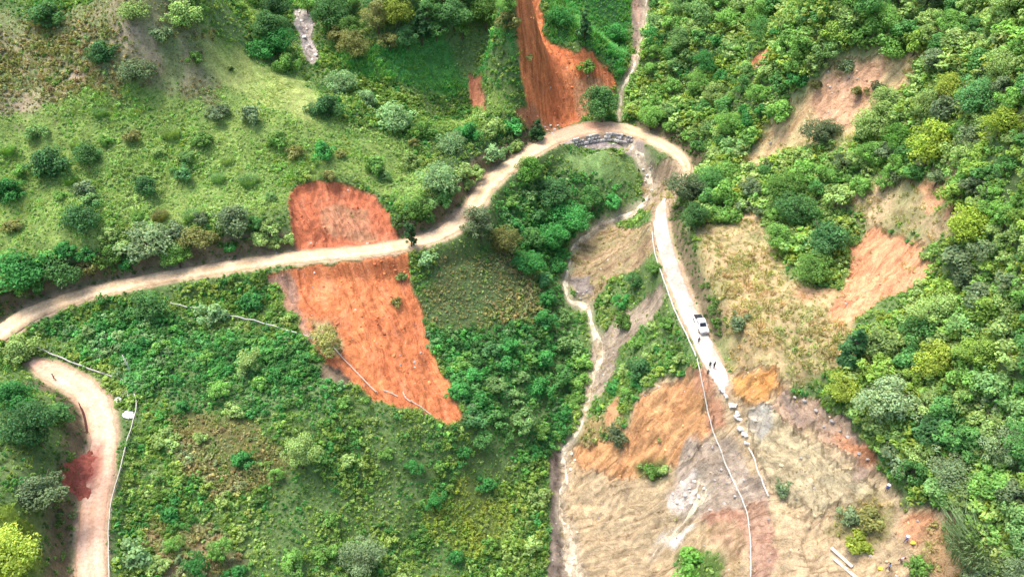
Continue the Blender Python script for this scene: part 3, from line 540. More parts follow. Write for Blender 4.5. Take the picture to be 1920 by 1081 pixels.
# ------------------------------------------------------------------ plant meshes
def leaves(C, N, size, rng, stretch=1.5, jit=0.7, bend=0.0):
    """one small bent leaf blade per centre, facing roughly along N"""
    n = len(C); N = N + rng.normal(0, jit, (n, 3)); N /= np.linalg.norm(N, axis=1)[:, None] + 1e-9
    A = np.cross(N, rng.normal(0, 1, (n, 3))); A /= np.linalg.norm(A, axis=1)[:, None] + 1e-9; B = np.cross(N, A)
    s = (size * rng.uniform(0.6, 1.35, n))[:, None]
    V = np.stack([C - A * s * stretch * .5, C - B * s * .42 + N * s * .1, C + A * s * stretch * .5, C + B * s * .42 + N * s * .1], 1).reshape(-1, 3)
    return V, np.arange(4 * n).reshape(n, 4)
def crown_mesh(name, seed, lobes, nleaf, size, sx=1.0, sz=1.0, mat=None, cone=0.0, base=0.0, open_=0.0):
    """unit-wide crown: leaf blades on many lobes inside an uneven envelope, z from 0 up"""
    rng = np.random.default_rng(seed); V = []; Cc = []; off = 0; Fs = []
    L = []
    for k in range(lobes):
        a = rng.uniform(0, 2 * math.pi); h = rng.random() ** 0.8; rr = math.sqrt(max(0.05, 1 - (2 * h - 1) ** 2)) if cone == 0 else (1 - h * cone)
        rad = 0.5 * rr * rng.uniform(0.25, 1.08) * sx; lr = rng.uniform(0.08, 0.21) * (1 - 0.45 * h * cone)
        L.append((np.array((math.cos(a) * rad, math.sin(a) * rad, base + (0.12 + 0.76 * h) * sz)), lr, rng.uniform(0.62, 1.3)))
    w = np.array([l[1] ** 2 for l in L]); w /= w.sum()
    for (c, r, tint), cnt in zip(L, (w * nleaf).astype(int)):
        if cnt < 3: continue
        d = rng.normal(0, 1, (cnt, 3)); d[:, 2] += 0.35; d /= np.linalg.norm(d, axis=1)[:, None]
        C = c + d * (r * rng.uniform(0.55, 1.15, cnt) ** 0.6)[:, None] * np.array((1, 1, 0.85))
        v, f = leaves(C, d + np.array((0, 0, .8)), size, rng, 1.5, 0.55); V.append(v); Fs.append(f + off); off += len(v)
        t = tint * rng.uniform(0.75, 1.25, cnt); hue = rng.uniform(-.12, .12, cnt)
        Cc.append(np.repeat(np.stack([t * (1 + hue), t, t * (1 - hue)], 1), 4, 0))
    V = np.vstack(V); V[:, 2] = np.maximum(V[:, 2], base * 0.0 - 0.05)
    return mesh(name, V, np.vstack(Fs), [mat], False, None, np.vstack(Cc))
def tuft_mesh(name, seed, n, mat, spread=0.45, h=1.0, width=0.07, droop=0.5):
    rng = np.random.default_rng(seed); V = []; Fs = []; Cc = []
    for k in range(n):
        a = rng.uniform(0, 6.283); r = spread * math.sqrt(rng.random()); p = np.array((math.cos(a) * r, math.sin(a) * r, -0.05)); o = np.array((math.cos(a + rng.normal(0, .6)), math.sin(a + rng.normal(0, .6)), 0)); hh = h * rng.uniform(0.55, 1.1)
        b = np.cross(o, (0, 0, 1)) * width; q = p + o * droop * 0.3 * hh + np.array((0, 0, hh * 0.65)); e = p + o * droop * hh + np.array((0, 0, hh * 0.95)); i = len(V)
        V += [p - b * .6, p + b * .6, q + b, q - b, e]; Fs += [(i, i + 1, i + 2, i + 3), (i + 3, i + 2, i + 4, i + 4)]; t = rng.uniform(0.65, 1.35); Cc += [(t, t, t)] * 5
    Fs = [f if f[2] != f[3] else f[:3] for f in Fs]
    me = mesh(name, V, Fs, [mat]); a = me.attributes.new('Col', 'FLOAT_COLOR', 'POINT'); c = np.ones((len(V), 4), np.float32); c[:, :3] = Cc; a.data.foreach_set('color', c.ravel()); return me

# ------------------------------------------------------------------ undergrowth (cannot be counted): scattered leaf clumps and grass tufts
def holder(name, me):
    return bpy.data.objects.new(name, me)      # not linked: only its mesh is used by the scatter
VAR = [holder('leafy_clump', crown_mesh('leafy_clump', 1, 7, 90, 0.17, 1.0, 0.55, M_leaf_i)),
       holder('leafy_bush', crown_mesh('leafy_bush', 2, 11, 170, 0.13, 1.0, 0.9, M_leaf_i)),
       holder('grass_tuft', tuft_mesh('grass_tuft', 3, 26, M_leaf_i, 0.45, 0.8, 0.045, 0.5)),
       holder('fern_tuft', tuft_mesh('fern_tuft', 4, 20, M_leaf_i, 0.3, 0.6, 0.085, 1.0)),
       holder('leafy_clump_loose', crown_mesh('leafy_clump_loose', 6, 6, 60, 0.2, 1.15, 0.5, M_leaf_i))]
DG, MG, LG, BG, YG, EM, OL, DRY, PALE, GREY = map(np.array, ((0.075,0.19,0.06), (0.16,0.33,0.085), (0.33,0.50,0.18), (0.24,0.41,0.20), (0.36,0.48,0.09), (0.085,0.33,0.095), (0.31,0.34,0.13), (0.50,0.40,0.22), (0.46,0.52,0.20), (0.30,0.37,0.21)))
VT = {0: (3.3, [(0,.26,.7,1.8), (1,.12,.8,2.0), (4,.14,.8,1.7), (3,.18,.7,1.4), (2,.30,.7,1.3)], [DG * np.array((1.3, 1, .8)), MG, LG, MG * np.array((1.3, 1.1, .9)), EM, LG * np.array((.9, .9, .6))], .55),
      1: (3.3, [(2,.4,.4,.85), (0,.35,.45,1.0), (3,.25,.45,.85)], [LG * 1.1, MG * 1.75, YG * .95, LG * 1.25, LG * 1.3, LG], .3),
      2: (3.0, [(2,.8,.2,.5), (3,.2,.25,.45)], [PALE, PALE * .85, LG], .2),
      3: (1.7, [(2,.7,.5,1.1), (3,.2,.5,.9), (0,.1,.5,1.0)], [DRY * np.array((1.1, 1, .95)), DRY * .85, DRY, OL * 1.1, PALE * .9, LG * .9], .3),
      4: (2.3, [(0,.3,.9,1.9), (1,.5,1.0,2.6), (4,.2,.9,1.9)], [DG * 1.3, MG * 1.2, LG, MG * 1.4, LG * 1.1, YG * .85], .5),
      5: (2.6, [(2,.55,.8,1.5), (0,.3,.6,1.3), (3,.15,.6,1.0)], [EM * 1.1, EM * 1.3, MG * 1.3, EM * 1.6], .3),
      6: (2.7, [(2,.3,.5,1.0), (0,.35,.5,1.2), (3,.2,.5,1.0), (4,.15,.6,1.1)], [OL, LG * .9, MG, DRY * .75, PALE * .7, GREY], .45),
      7: (2.2, [(0,.5,.6,1.3), (1,.3,.8,1.5), (3,.2,.6,1.)], [DG, GREY * .6, MG * .7], .4),
      8: (0.5, [(0,.5,.3,.8), (2,.5,.3,.7)], [OL, LG, DRY * .8], .3),
      9: (2.4, [(2,.5,.5,1.0), (0,.35,.6,1.2), (3,.15,.5,.9)], [YG, YG * .8, LG, MG * 1.2], .3),
      10: (2.9, [(0,.4,.8,2.0), (1,.35,.9,2.2), (4,.25,.9,1.9)], [EM, EM * .7, DG, MG, EM * 1.35, BG * .9], .5)}
st = 0.55; qx, qy = np.meshgrid(np.arange(X0 + 2, X1 - 2, st), np.arange(Y0 + 2, Y1 - 2, st)); qx = qx.ravel() + RNG.uniform(-.5, .5, qx.size) * st; qy = qy.ravel() + RNG.uniform(-.5, .5, qy.size) * st
qz = hgt(qx, qy); upx, upy = seen(np.column_stack([qx, qy, qz])); kp = (upx > -230) & (upx < 2150) & (upy > -130) & (upy < 1230)
qx, qy, qz = qx[kp], qy[kp], qz[kp]
ii = np.clip(((qx - X0) / GS).round().astype(int), 0, NX - 1); jj = np.clip(((qy - Y0) / GS).round().astype(int), 0, NY - 1)
veg = VEG[jj, ii]; bare = BARE[jj, ii]; rd = ROADD[jj, ii]; wd = WATD[jj, ii]
dens = np.array([VT[k][0] for k in range(len(VT))])[veg] * st * st * (1 - np.clip(bare, 0, 1)) * (0.55 + 0.9 * fbm(qx / 3, qy / 3, 6, 3))
ok = (RNG.random(len(qx)) < dens) & (rd > 0.35) & (wd > 0.35); qx, qy, qz, veg, rd, bare = (a[ok] for a in (qx, qy, qz, veg, rd, bare))
n = len(qx); tint = np.ones((n, 4), np.float32); var = np.zeros(n, np.int32); scl = np.ones(n)
patch = fbm(qx / 6, qy / 6, 3, 4); fine_ = fbm(qx / 1.6, qy / 1.6, 4, 2)
for k, (dn, vs, cs, sd_) in VT.items():
    m = np.where(veg == k)[0]
    if not len(m): continue
    cs = np.array(cs); ord_ = np.argsort(cs.sum(1)); cs = cs[ord_]
    f = np.clip(sstep(.25, .75, patch[m]) * .5 + fine_[m] * .5 + RNG.normal(0, sd_ * .5, len(m)), 0, .999) * (len(cs) - 1); a = f.astype(int); u = (f - a)[:, None]
    c = cs[a] * (1 - u) + cs[np.minimum(a + 1, len(cs) - 1)] * u
    vv_ = .13 if k in (1, 2, 5, 9) else .22; tint[m, :3] = c * np.array((1.1, 1.02, .88)) * RNG.uniform(1 - vv_, 1 + vv_, (len(m), 1)) * (1 + RNG.normal(0, .05, (len(m), 3)))
    p = np.array([q[1] for q in vs]); ch = RNG.choice(len(vs), len(m), p=p / p.sum())
    var[m] = np.array([q[0] for q in vs])[ch]; lo = np.array([q[2] for q in vs])[ch]; hi = np.array([q[3] for q in vs])[ch]; scl[m] = lo + (hi - lo) * RNG.random(len(m)) ** 1.3 * (.6 + .8 * fine_[m])
scl *= np.where(np.isin(veg, (0,)), .74, np.where(veg == 10, .8, 1.0)) * np.where(rd < 1.2, 0.55, 1.0) * (.62 + .8 * sstep(.3, .7, fbm(qx / 8, qy / 8, 5, 3)))
def scatter(name, mask, label, cat):
    m = np.where(mask)[0]; me = bpy.data.meshes.new(name); me.vertices.add(len(m))
    me.vertices.foreach_set('co', np.column_stack([qx[m], qy[m], qz[m] - 0.04]).astype(np.float32).ravel())
    def at(nm, ty, key, d): a = me.attributes.new(nm, ty, 'POINT'); a.data.foreach_set(key, np.ascontiguousarray(d).ravel())
    at('tint', 'FLOAT_COLOR', 'color', np.clip(tint[m], 0, 1)); at('var', 'INT', 'value', var[m])
    s3 = scl[m][:, None] * RNG.uniform(.85, 1.2, (len(m), 3)); at('scl', 'FLOAT_VECTOR', 'vector', s3.astype(np.float32))
    at('rot', 'FLOAT_VECTOR', 'vector', np.column_stack([RNG.normal(0, .16, len(m)), RNG.normal(0, .16, len(m)), RNG.uniform(0, 6.283, len(m))]).astype(np.float32))
    o = link(name, me); ng = bpy.data.node_groups.new(name, 'GeometryNodeTree')
    ng.interface.new_socket('Geometry', in_out='INPUT', socket_type='NodeSocketGeometry'); ng.interface.new_socket('Geometry', in_out='OUTPUT', socket_type='NodeSocketGeometry')
    N, Lk = ng.nodes.new, ng.links.new; gi = N('NodeGroupInput'); go = N('NodeGroupOutput'); ip = N('GeometryNodeInstanceOnPoints'); mp = N('GeometryNodeMeshToPoints'); jn = N('GeometryNodeJoinGeometry')
    for v in reversed(VAR):
        oi = N('GeometryNodeObjectInfo'); oi.inputs['Object'].default_value = v; oi.inputs['As Instance'].default_value = False
        gti = N('GeometryNodeGeometryToInstance'); Lk(oi.outputs['Geometry'], gti.inputs[0]); Lk(gti.outputs[0], jn.inputs[0])
    def na(nm, ty): a = N('GeometryNodeInputNamedAttribute'); a.data_type = ty; a.inputs['Name'].default_value = nm; return a.outputs['Attribute']
    Lk(gi.outputs[0], mp.inputs[0]); Lk(mp.outputs[0], ip.inputs['Points']); Lk(jn.outputs[0], ip.inputs['Instance']); ip.inputs['Pick Instance'].default_value = True
    Lk(na('var', 'INT'), ip.inputs['Instance Index']); e2r = N('FunctionNodeEulerToRotation'); Lk(na('rot', 'FLOAT_VECTOR'), e2r.inputs[0]); Lk(e2r.outputs[0], ip.inputs['Rotation'])
    Lk(na('scl', 'FLOAT_VECTOR'), ip.inputs['Scale']); Lk(ip.outputs[0], go.inputs[0])
    o.modifiers.new('scatter', 'NODES').node_group = ng
    return tag(o, label, cat, kind='stuff')
scatter('meadow_grass', np.isin(veg, (1, 2)), 'bright green tufted grass and low plants on the open slopes', 'grass')
scatter('dry_grass', np.isin(veg, (3, 8)), 'straw coloured dry grass on the bare and slipped ground', 'grass')
scatter('tall_grass', np.isin(veg, (5, 9)), 'lush deep green and lime tall grass patches', 'grass')
scatter('scrub', np.isin(veg, (6, 7)), 'olive low scrub and weeds between the thickets', 'scrub')
scatter('undergrowth', np.isin(veg, (0, 4, 10)), 'dense green leafy thicket covering the valley sides', 'undergrowth')
print('undergrowth points', n)

# ------------------------------------------------------------------ trees and shrubs that can be told apart
def trunk_mesh(name, seed, top, r, limbs, spread):
    rng = random.Random(seed); mb = MB(); P = [Vector((0, 0, -0.12))]
    for k in range(1, 5): P.append(Vector((rng.uniform(-.03, .03) * k, rng.uniform(-.03, .03) * k, top * k / 4)))
    mb.tube(P, [r * 1.25, r, r * .8, r * .6, r * .3], 7)
    for k in range(limbs):
        a = 6.283 * k / limbs + rng.uniform(-.4, .4); b = P[2 + k % 2]; L = spread * rng.uniform(.7, 1.1)
        q = b + Vector((math.cos(a) * L * .5, math.sin(a) * L * .5, L * .4)); e = b + Vector((math.cos(a) * L, math.sin(a) * L, L * .95))
        mb.tube([b, q, e], [r * .5, r * .35, r * .12], 5)
    return mesh(name, mb.v, mb.f, [M_bark], True)
def kindset(nm, n, mk): return [mk(nm, 40 + i * 7) for i in range(n)]
KIND = {
 'tree':   (kindset('crown', 4, lambda q, s: crown_mesh(q, s, 34, 1900, .065, 1.05, .72, M_leaf, 0, .28)), kindset('trunk', 2, lambda q, s: trunk_mesh(q, s, .75, .035, 5, .35)), .62),
 'loose':  (kindset('crown', 3, lambda q, s: crown_mesh(q, s + 3, 26, 1500, .055, 1.15, .85, M_leaf, 0, .25)), kindset('trunk', 2, lambda q, s: trunk_mesh(q, s + 3, .8, .032, 6, .4)), .62),
 'round':  (kindset('crown', 2, lambda q, s: crown_mesh(q, s + 5, 40, 1700, .07, 1.0, .85, M_leaf, 0, .12)), kindset('trunk', 1, lambda q, s: trunk_mesh(q, s + 5, .6, .04, 5, .3)), .5),
 'shrub':  (kindset('foliage', 4, lambda q, s: crown_mesh(q, s + 9, 22, 1000, .075, 1.05, .62, M_leaf, 0, .02)), kindset('stem', 2, lambda q, s: trunk_mesh(q, s + 9, .42, .03, 5, .28)), .34),
 'conical':(kindset('crown', 2, lambda q, s: crown_mesh(q, s + 11, 34, 1400, .1, 1.0, 1.9, M_leaf, .85, .12)), kindset('trunk', 1, lambda q, s: trunk_mesh(q, s + 11, 1.6, .045, 4, .3)), 1.0),
 'column': (kindset('crown', 1, lambda q, s: crown_mesh(q, s + 13, 40, 1500, .12, .9, 2.9, M_leaf, .3, .15)), kindset('trunk', 1, lambda q, s: trunk_mesh(q, s + 13, 2.2, .05, 4, .3)), 1.5),
 'pale':   (kindset('foliage', 2, lambda q, s: tuft_mesh(q, s + 17, 900, M_leaf, .48, .6, .007, .45)), kindset('stem', 1, lambda q, s: trunk_mesh(q, s + 17, .3, .02, 5, .2)), .38)}
for kd, lob, nl, sz, sx_, szz, bs in (('tree', 60, 6000, .034, 1.05, .72, .28), ('loose', 46, 5000, .032, 1.15, .85, .25), ('round', 70, 5600, .034, 1.0, .85, .12), ('shrub', 40, 3200, .042, 1.05, .62, .02)):
    KIND[kd + '_big'] = (kindset('foliage' if kd == 'shrub' else 'crown', 2, lambda q, s: crown_mesh(q, s + 23, lob, nl, sz, sx_, szz, M_leaf, 0, bs)), KIND[kd][1], KIND[kd][2])
QUEUE = []
def plant(*a): QUEUE.append(a if len(a) == 7 else (*a, None))
def grow():
    """put every queued plant on the hillside: crown centre on its line of sight, width as seen"""
    a = np.array([q[:3] for q in QUEUE], float); mids = np.array([KIND[q[3]][2] for q in QUEUE]); P0 = drop(a[:, 0], a[:, 1])
    wm_ = a[:, 2] * np.linalg.norm(P0 - CAM, axis=1) / F * np.where(a[:, 2] > 70, .95, 1.0); PP = drop(a[:, 0], a[:, 1], mids * wm_); cnt = {}
    for (px, py, wpx, kind, color, label, group), P, wm in zip(QUEUE, PP, wm_):
        crowns, trunks, _ = KIND[kind + '_big' if wm > 5.5 and kind + '_big' in KIND else kind]; k = cnt.get(kind, 0); cnt[kind] = k + 1
        rng = random.Random(k * 31 + len(kind)); nm = {'shrub': 'shrub', 'pale': 'grass_clump'}.get(kind, 'tree')
        e = empty(nm, (P[0], P[1], P[2] - 0.05 * wm), rng.uniform(0, 6.283), (wm * rng.uniform(.88, 1.12), wm * rng.uniform(.88, 1.12), wm * rng.uniform(.85, 1.15)))
        tag(e, label, {'shrub': 'shrub', 'pale': 'grass'}.get(kind, 'tree'), group)
        c = link(crowns[k % len(crowns)].name.split('.')[0], crowns[k % len(crowns)], e); v = rng.uniform(.88, 1.14); c.color = (*(np.clip(np.array(color) * np.array((1.08, 1.02, .88)) * v, 0, 1)), 1)
        link(trunks[k % len(trunks)].name.split('.')[0], trunks[k % len(trunks)], e)
TEAL = np.array((0.085, 0.215, 0.085)); DK = np.array((0.065, 0.155, 0.055)); GT = np.array((0.23, 0.34, 0.19)); YB = np.array((0.30, 0.43, 0.07)); BR = np.array((0.15, 0.36, 0.075))
SHR = [
 (185, 100, 44, 'shrub', TEAL * .9, 'dark blue green shrub standing alone on the brown upper left slope'),
 (252, 130, 46, 'shrub', GT * .7, 'grey green shrub just right of the dark shrub on the brown upper slope'),
 (92, 22, 52, 'shrub', DK * 1.4, 'dark green shrub at the top left edge of the hill'),
 (245, 14, 46, 'shrub', LG * .8, 'light green shrub at the top of the brown slope'),
 (335, 28, 54, 'shrub', LG, 'pale green bushy shrub at the top of the grassy ridge'),
 (300, 62, 36, 'shrub', GT * .9, 'small greyish shrub below the pale bushy one near the ridge top'),
 (366, 108, 30, 'shrub', MG * .9, 'small green shrub at the left edge of the pale grass ridge'),
 (432, 128, 11, 'shrub', DK * .5, 'tiny near black shrub dot on the pale grass ridge'),
 (82, 306, 64, 'shrub', TEAL * .8, 'large dark shrub near the left edge of the green meadow slope'),
 (165, 284, 46, 'shrub', DK * 1.3, 'dark shrub just right of the large dark meadow shrub'),
 (268, 346, 46, 'shrub', TEAL, 'bluish shrub low in the middle of the meadow slope'),
 (342, 320, 36, 'shrub', TEAL * 1.1, 'small bluish shrub to the right of the low meadow one'),
 (375, 260, 36, 'shrub', MG * .8, 'green shrub in the centre of the meadow slope'),
 (412, 208, 40, 'shrub', GT * .7, 'greyish shrub high in the meadow below the pale ridge'),
 (466, 215, 44, 'shrub', GT * .8, 'greyish green shrub beneath the lower end of the pale ridge'),
 (606, 282, 42, 'shrub', EM, 'emerald shrub on the meadow between ridge and round red slide'),
 (520, 262, 34, 'shrub', MG, 'mid green shrub on the meadow left of the emerald one'),
 (152, 402, 60, 'shrub', TEAL * .85, 'big round dark shrub above the left stretch of road'),
 (150, 350, 36, 'shrub', GT * .7, 'greyish shrub just above the big round dark one'),
 (34, 492, 86, 'shrub', EM * .8, 'large green shrub over the road bank at the left edge'),
 (14, 350, 56, 'shrub', EM * .7, 'green shrub cut by the left edge of the meadow'),
 (270, 448, 84, 'shrub', GT * 1.05, 'wide pale grey green bush overhanging the road bank'),
 (432, 412, 72, 'shrub', GT * .75, 'brownish grey bush at the bank left of the round red slide'),
 (365, 440, 50, 'shrub', OL * .7, 'olive bush on the road bank between two grey bushes'),
 (205, 478, 52, 'shrub', MG * .7, 'mid green bush low on the left road bank'),
 (115, 505, 54, 'shrub', DK * 1.6, 'dark bush on the left road bank above the curve'),
 (614, 196, 58, 'shrub', TEAL * .75, 'very dark round shrub at the foot of the pale ridge'),
 (492, 88, 46, 'shrub', EM * .9, 'green shrub beside the upper edge of the pale ridge'),
 (540, 118, 44, 'shrub', MG, 'green shrub between the pale ridge and rocky gully'),
 (640, 152, 52, 'shrub', BG * .9, 'blue green shrub at the left start of the spur crest'),
 (690, 184, 44, 'shrub', BG, 'blue green shrub on the spur crest below the lush grass'),
 (742, 214, 64, 'shrub', BG * 1.2, 'broad pale blue green shrub in the middle of the spur crest'),
 (792, 240, 46, 'shrub', MG, 'mid green shrub on the spur right of the broad pale one'),
 (842, 264, 52, 'shrub', BG * .8, 'dull blue green shrub on the right part of the spur'),
 (882, 246, 44, 'shrub', EM, 'emerald shrub on the spur right of the dull blue one'),
 (922, 240, 40, 'shrub', LG * .8, 'light green shrub near the tip of the spur'),
 (962, 232, 38, 'shrub', EM * 1.1, 'bright shrub at the spur tip beside the upper slide foot'),
 (820, 332, 62, 'shrub', BG * .9, 'broad bluish shrub on the slope above the road cut'),
 (700, 306, 46, 'shrub', MG * .9, 'green shrub above the right shoulder of the round red slide'),
 (770, 300, 40, 'shrub', LG * .7, 'soft green shrub on the slope under the spur crest'),
 (778, 392, 54, 'shrub', MG * .8, 'green shrub hanging over the bank beside the round red slide'),
 (865, 318, 40, 'shrub', LG * .9, 'light shrub at the upper lip of the road cut'),
 (920, 288, 44, 'shrub', BG, 'bluish shrub lining the road cut near the upper bend'),
 (1008, 238, 30, 'conical', TEAL * .6, 'dark conical tree at the roadside where the spur ends'),
 (769, 436, 22, 'column', TEAL * .7, 'slim dark columnar tree at the road edge beside the middle slide'),
 (788, 40, 40, 'conical', TEAL * .6, 'dark conical tree at the top above the lush grass'),
 (1096, 44, 30, 'conical', TEAL * .85, 'lone bluish conical tree right of the long upper slide'),
 (500, 38, 62, 'tree', DK * 1.5, 'dark tree left of the rocky gully at the top'),
 (524, 76, 46, 'tree', EM * .8, 'green tree beside the middle of the rocky gully'),
 (520, 8, 46, 'tree', TEAL * .7, 'very dark tree at the top edge left of the rocky gully'),
 (620, 24, 58, 'tree', DK * 1.2, 'dark tree right of the rocky gully at the top'),
 (660, 44, 46, 'tree', MG * .8, 'green tree above the left end of the lush grass'),
 (706, 34, 50, 'loose', OL * .8, 'olive loose tree at the top above the lush grass'),
 (742, 24, 50, 'tree', YG * .6, 'yellowish tree left of the dark conical tree at the top'),
 (850, 18, 60, 'tree', DK * 1.6, 'dark bushy tree at the top right of the conical tree'),
 (910, 22, 54, 'tree', MG * .7, 'green tree at the top just left of the long slide'),
 (1130, 190, 66, 'tree', DK * 1.5, 'dark bushy tree between the upper slide foot and gully'),
 (1102, 124, 30, 'shrub', MG, 'small green shrub growing on the upper slide edge'),
 (992, 106, 16, 'shrub', OL, 'tiny olive shrub in the middle of the long upper slide'),
 (1050, 30, 40, 'shrub', EM * .8, 'emerald shrub at the top beside the long slide'),
 (1150, 60, 40, 'shrub', EM, 'emerald shrub left of the dark stream gully'),
 (1290, 345, 58, 'tree', GT * .5, 'dark grey green tree hanging over the washed out bend'),
 (1302, 400, 56, 'tree', DK * 1.3, 'dark tree beside the top end of the concrete road'),
 (1545, 240, 54, 'tree', GT * .5, 'dark greyish tree at the lower edge of the peach strip'),
 (1612, 167, 24, 'shrub', OL * .6, 'small dark shrub in the middle of the peach strip'),
 (1648, 160, 26, 'shrub', GT * .5, 'small grey shrub at the right side of the peach strip'),
 (1530, 156, 22, 'shrub', OL * .5, 'small olive shrub at the left edge of the peach strip'),
 (1585, 120, 34, 'shrub', GT * .8, 'greyish shrub at the upper rim of the peach strip'),
 (1748, 276, 74, 'round', YB, 'bright yellow green round tree below the peach strip'),
 (1815, 424, 62, 'round', YB * .95, 'bright yellow green tree right of the pinkish landslip'),
 (1884, 226, 56, 'round', YB * .8, 'yellow green tree at the right edge of the frame'),
 (1690, 252, 50, 'tree', BR * .8, 'bright green tree left of the yellow green round one'),
 (1786, 160, 54, 'round', YG * .7, 'lime tree right of the upper peach strip'),
 (1830, 184, 60, 'loose', TEAL * 1.4, 'bluish tree below the upper right corner'),
 (1498, 392, 62, 'tree', DK * 1.4, 'large dark tree in the clump above the dry slope'),
 (1550, 446, 72, 'tree', TEAL * 1.1, 'teal tree at the lower right of the dark clump'),
 (1470, 352, 60, 'tree', MG * .7, 'green tree at the top left of the dark clump'),
 (1466, 440, 52, 'tree', MG * 1.1, 'light green tree at the left flank of the dark clump'),
 (1530, 500, 56, 'tree', MG * .8, 'green tree at the foot of the dark clump'),
 (1388, 600, 46, 'shrub', GT * .7, 'grey green shrub on the dry slope right of the car'),
 (1602, 652, 52, 'conical', TEAL * .9, 'dark teal pointed tree at the lower left corner of the forest'),
 (1668, 742, 90, 'loose', GT * 1.1, 'large silvery grey green tree at the forest edge above the collapse'),
 (1754, 682, 66, 'round', YG * .85, 'big yellow green tree behind the silvery one'),
 (1786, 876, 68, 'loose', GT * .9, 'dusty grey green tree in the lower right forest'),
 (1884, 846, 66, 'loose', GT * 1.0, 'pale grey green tree at the right edge low in the forest'),
 (1742, 806, 56, 'tree', TEAL * 1.1, 'teal tree between the silvery and dusty trees'),
 (1590, 716, 60, 'tree', YG * .7, 'lime tree on the forest fringe above the dark rubble'),
 (1650, 640, 56, 'tree', LG * .7, 'light green tree on the forest fringe under the pinkish slip'),
 (1860, 1000, 120, 'pale', GT * 1.0, 'tall pale grass clump in the lower right corner'),
 (1160, 816, 40, 'shrub', GT * .6, 'lone grey green bush on the orange part of the collapse'),
 (1222, 880, 30, 'shrub', MG, 'low green bush on the tan collapse below the lone grey bush'),
 (1248, 878, 24, 'shrub', LG * .8, 'light low bush right beside the low green one on the collapse'),
 (1300, 1056, 56, 'shrub', BR, 'vivid green bush at the bottom of the collapse'),
 (1640, 972, 46, 'shrub', OL, 'olive bush on the collapse left of the people'),
 (1606, 1016, 48, 'shrub', YG * .8, 'yellowish bush above the pale planks'),
 (1590, 968, 40, 'shrub', GT * .8, 'grey bush at the left of the olive bush on the collapse'),
 (1470, 912, 36, 'shrub', GT * .8, 'sparse grey shrub beside the end of the broken road edge'),
 (1722, 1060, 40, 'shrub', MG * .9, 'green shrub right of the lowest people'),
 (276, 576, 62, 'shrub', DK * 1.5, 'dark green round bush just below the left stretch of road'),
 (58, 800, 80, 'tree', TEAL * .9, 'big dark tree inside the lower road bend'),
 (26, 735, 58, 'tree', EM * .7, 'green tree at the left edge inside the lower bend'),
 (108, 772, 46, 'tree', DK * 1.7, 'dark bushy tree hanging over the inner lower road edge'),
 (66, 918, 74, 'tree', GT * .8, 'grey green tree at the left edge beside the red earth slip'),
 (22, 1034, 84, 'round', YG * 1.05, 'bright lime bush in the bottom left corner'),
 (30, 660, 54, 'shrub', LG * .9, 'pale green bush at the left edge between the two roads'),
 (250, 1042, 54, 'shrub', BG * .9, 'bluish bush right of the lower road near the bottom'),
 (612, 640, 52, 'loose', OL * 1.1, 'pale olive young tree at the left rim of the middle slide'),
 (744, 566, 22, 'shrub', OL * .7, 'small olive shrub near the right rim of the middle slide'),
 (754, 520, 22, 'shrub', LG * .6, 'small green shrub at the top right of the middle slide'),
 (996, 318, 50, 'round', BR * .9, 'bright green bush below the road near the upper bend'),
 (900, 418, 60, 'loose', GT * .7, 'greyish tree below the road curve beside the thicket'),
 (946, 452, 52, 'tree', OL * .6, 'olive tree downhill of the greyish one'),
 (1040, 356, 60, 'tree', TEAL * .9, 'dark teal tree in the thicket under the bright green bush'),
 (1070, 404, 64, 'tree', EM * .9, 'deep emerald tree beside the upper stream bend'),
 (800, 480, 40, 'shrub', BG, 'pale blue green shrub right below the slim columnar tree'),
 (680, 1040, 72, 'loose', GT, 'grey green tree near the bottom centre left'),
 (560, 850, 60, 'loose', LG * .8, 'light green tree in the lower left thicket below the slide'),
 (395, 590, 50, 'shrub', BG, 'bluish shrub below the road beside the thin rail fence'),
 (470, 560, 46, 'shrub', EM * .8, 'emerald shrub left of the grey rim of the middle slide'),
 (1190, 524, 34, 'tree', DK * 1.5, 'dark tree between the stream bend and the concrete road'),
 (1228, 500, 28, 'tree', MG * .8, 'green tree close to the left side of the concrete road'),
 (1250, 600, 34, 'tree', MG, 'fresh green tree on the bank left of the car'),
 (1200, 690, 40, 'tree', TEAL * .9, 'teal tree on the bank above the collapse'),
 (1170, 600, 40, 'shrub', MG * .7, 'green shrub between the two bare stream banks'),
]
for a in SHR: plant(*a)
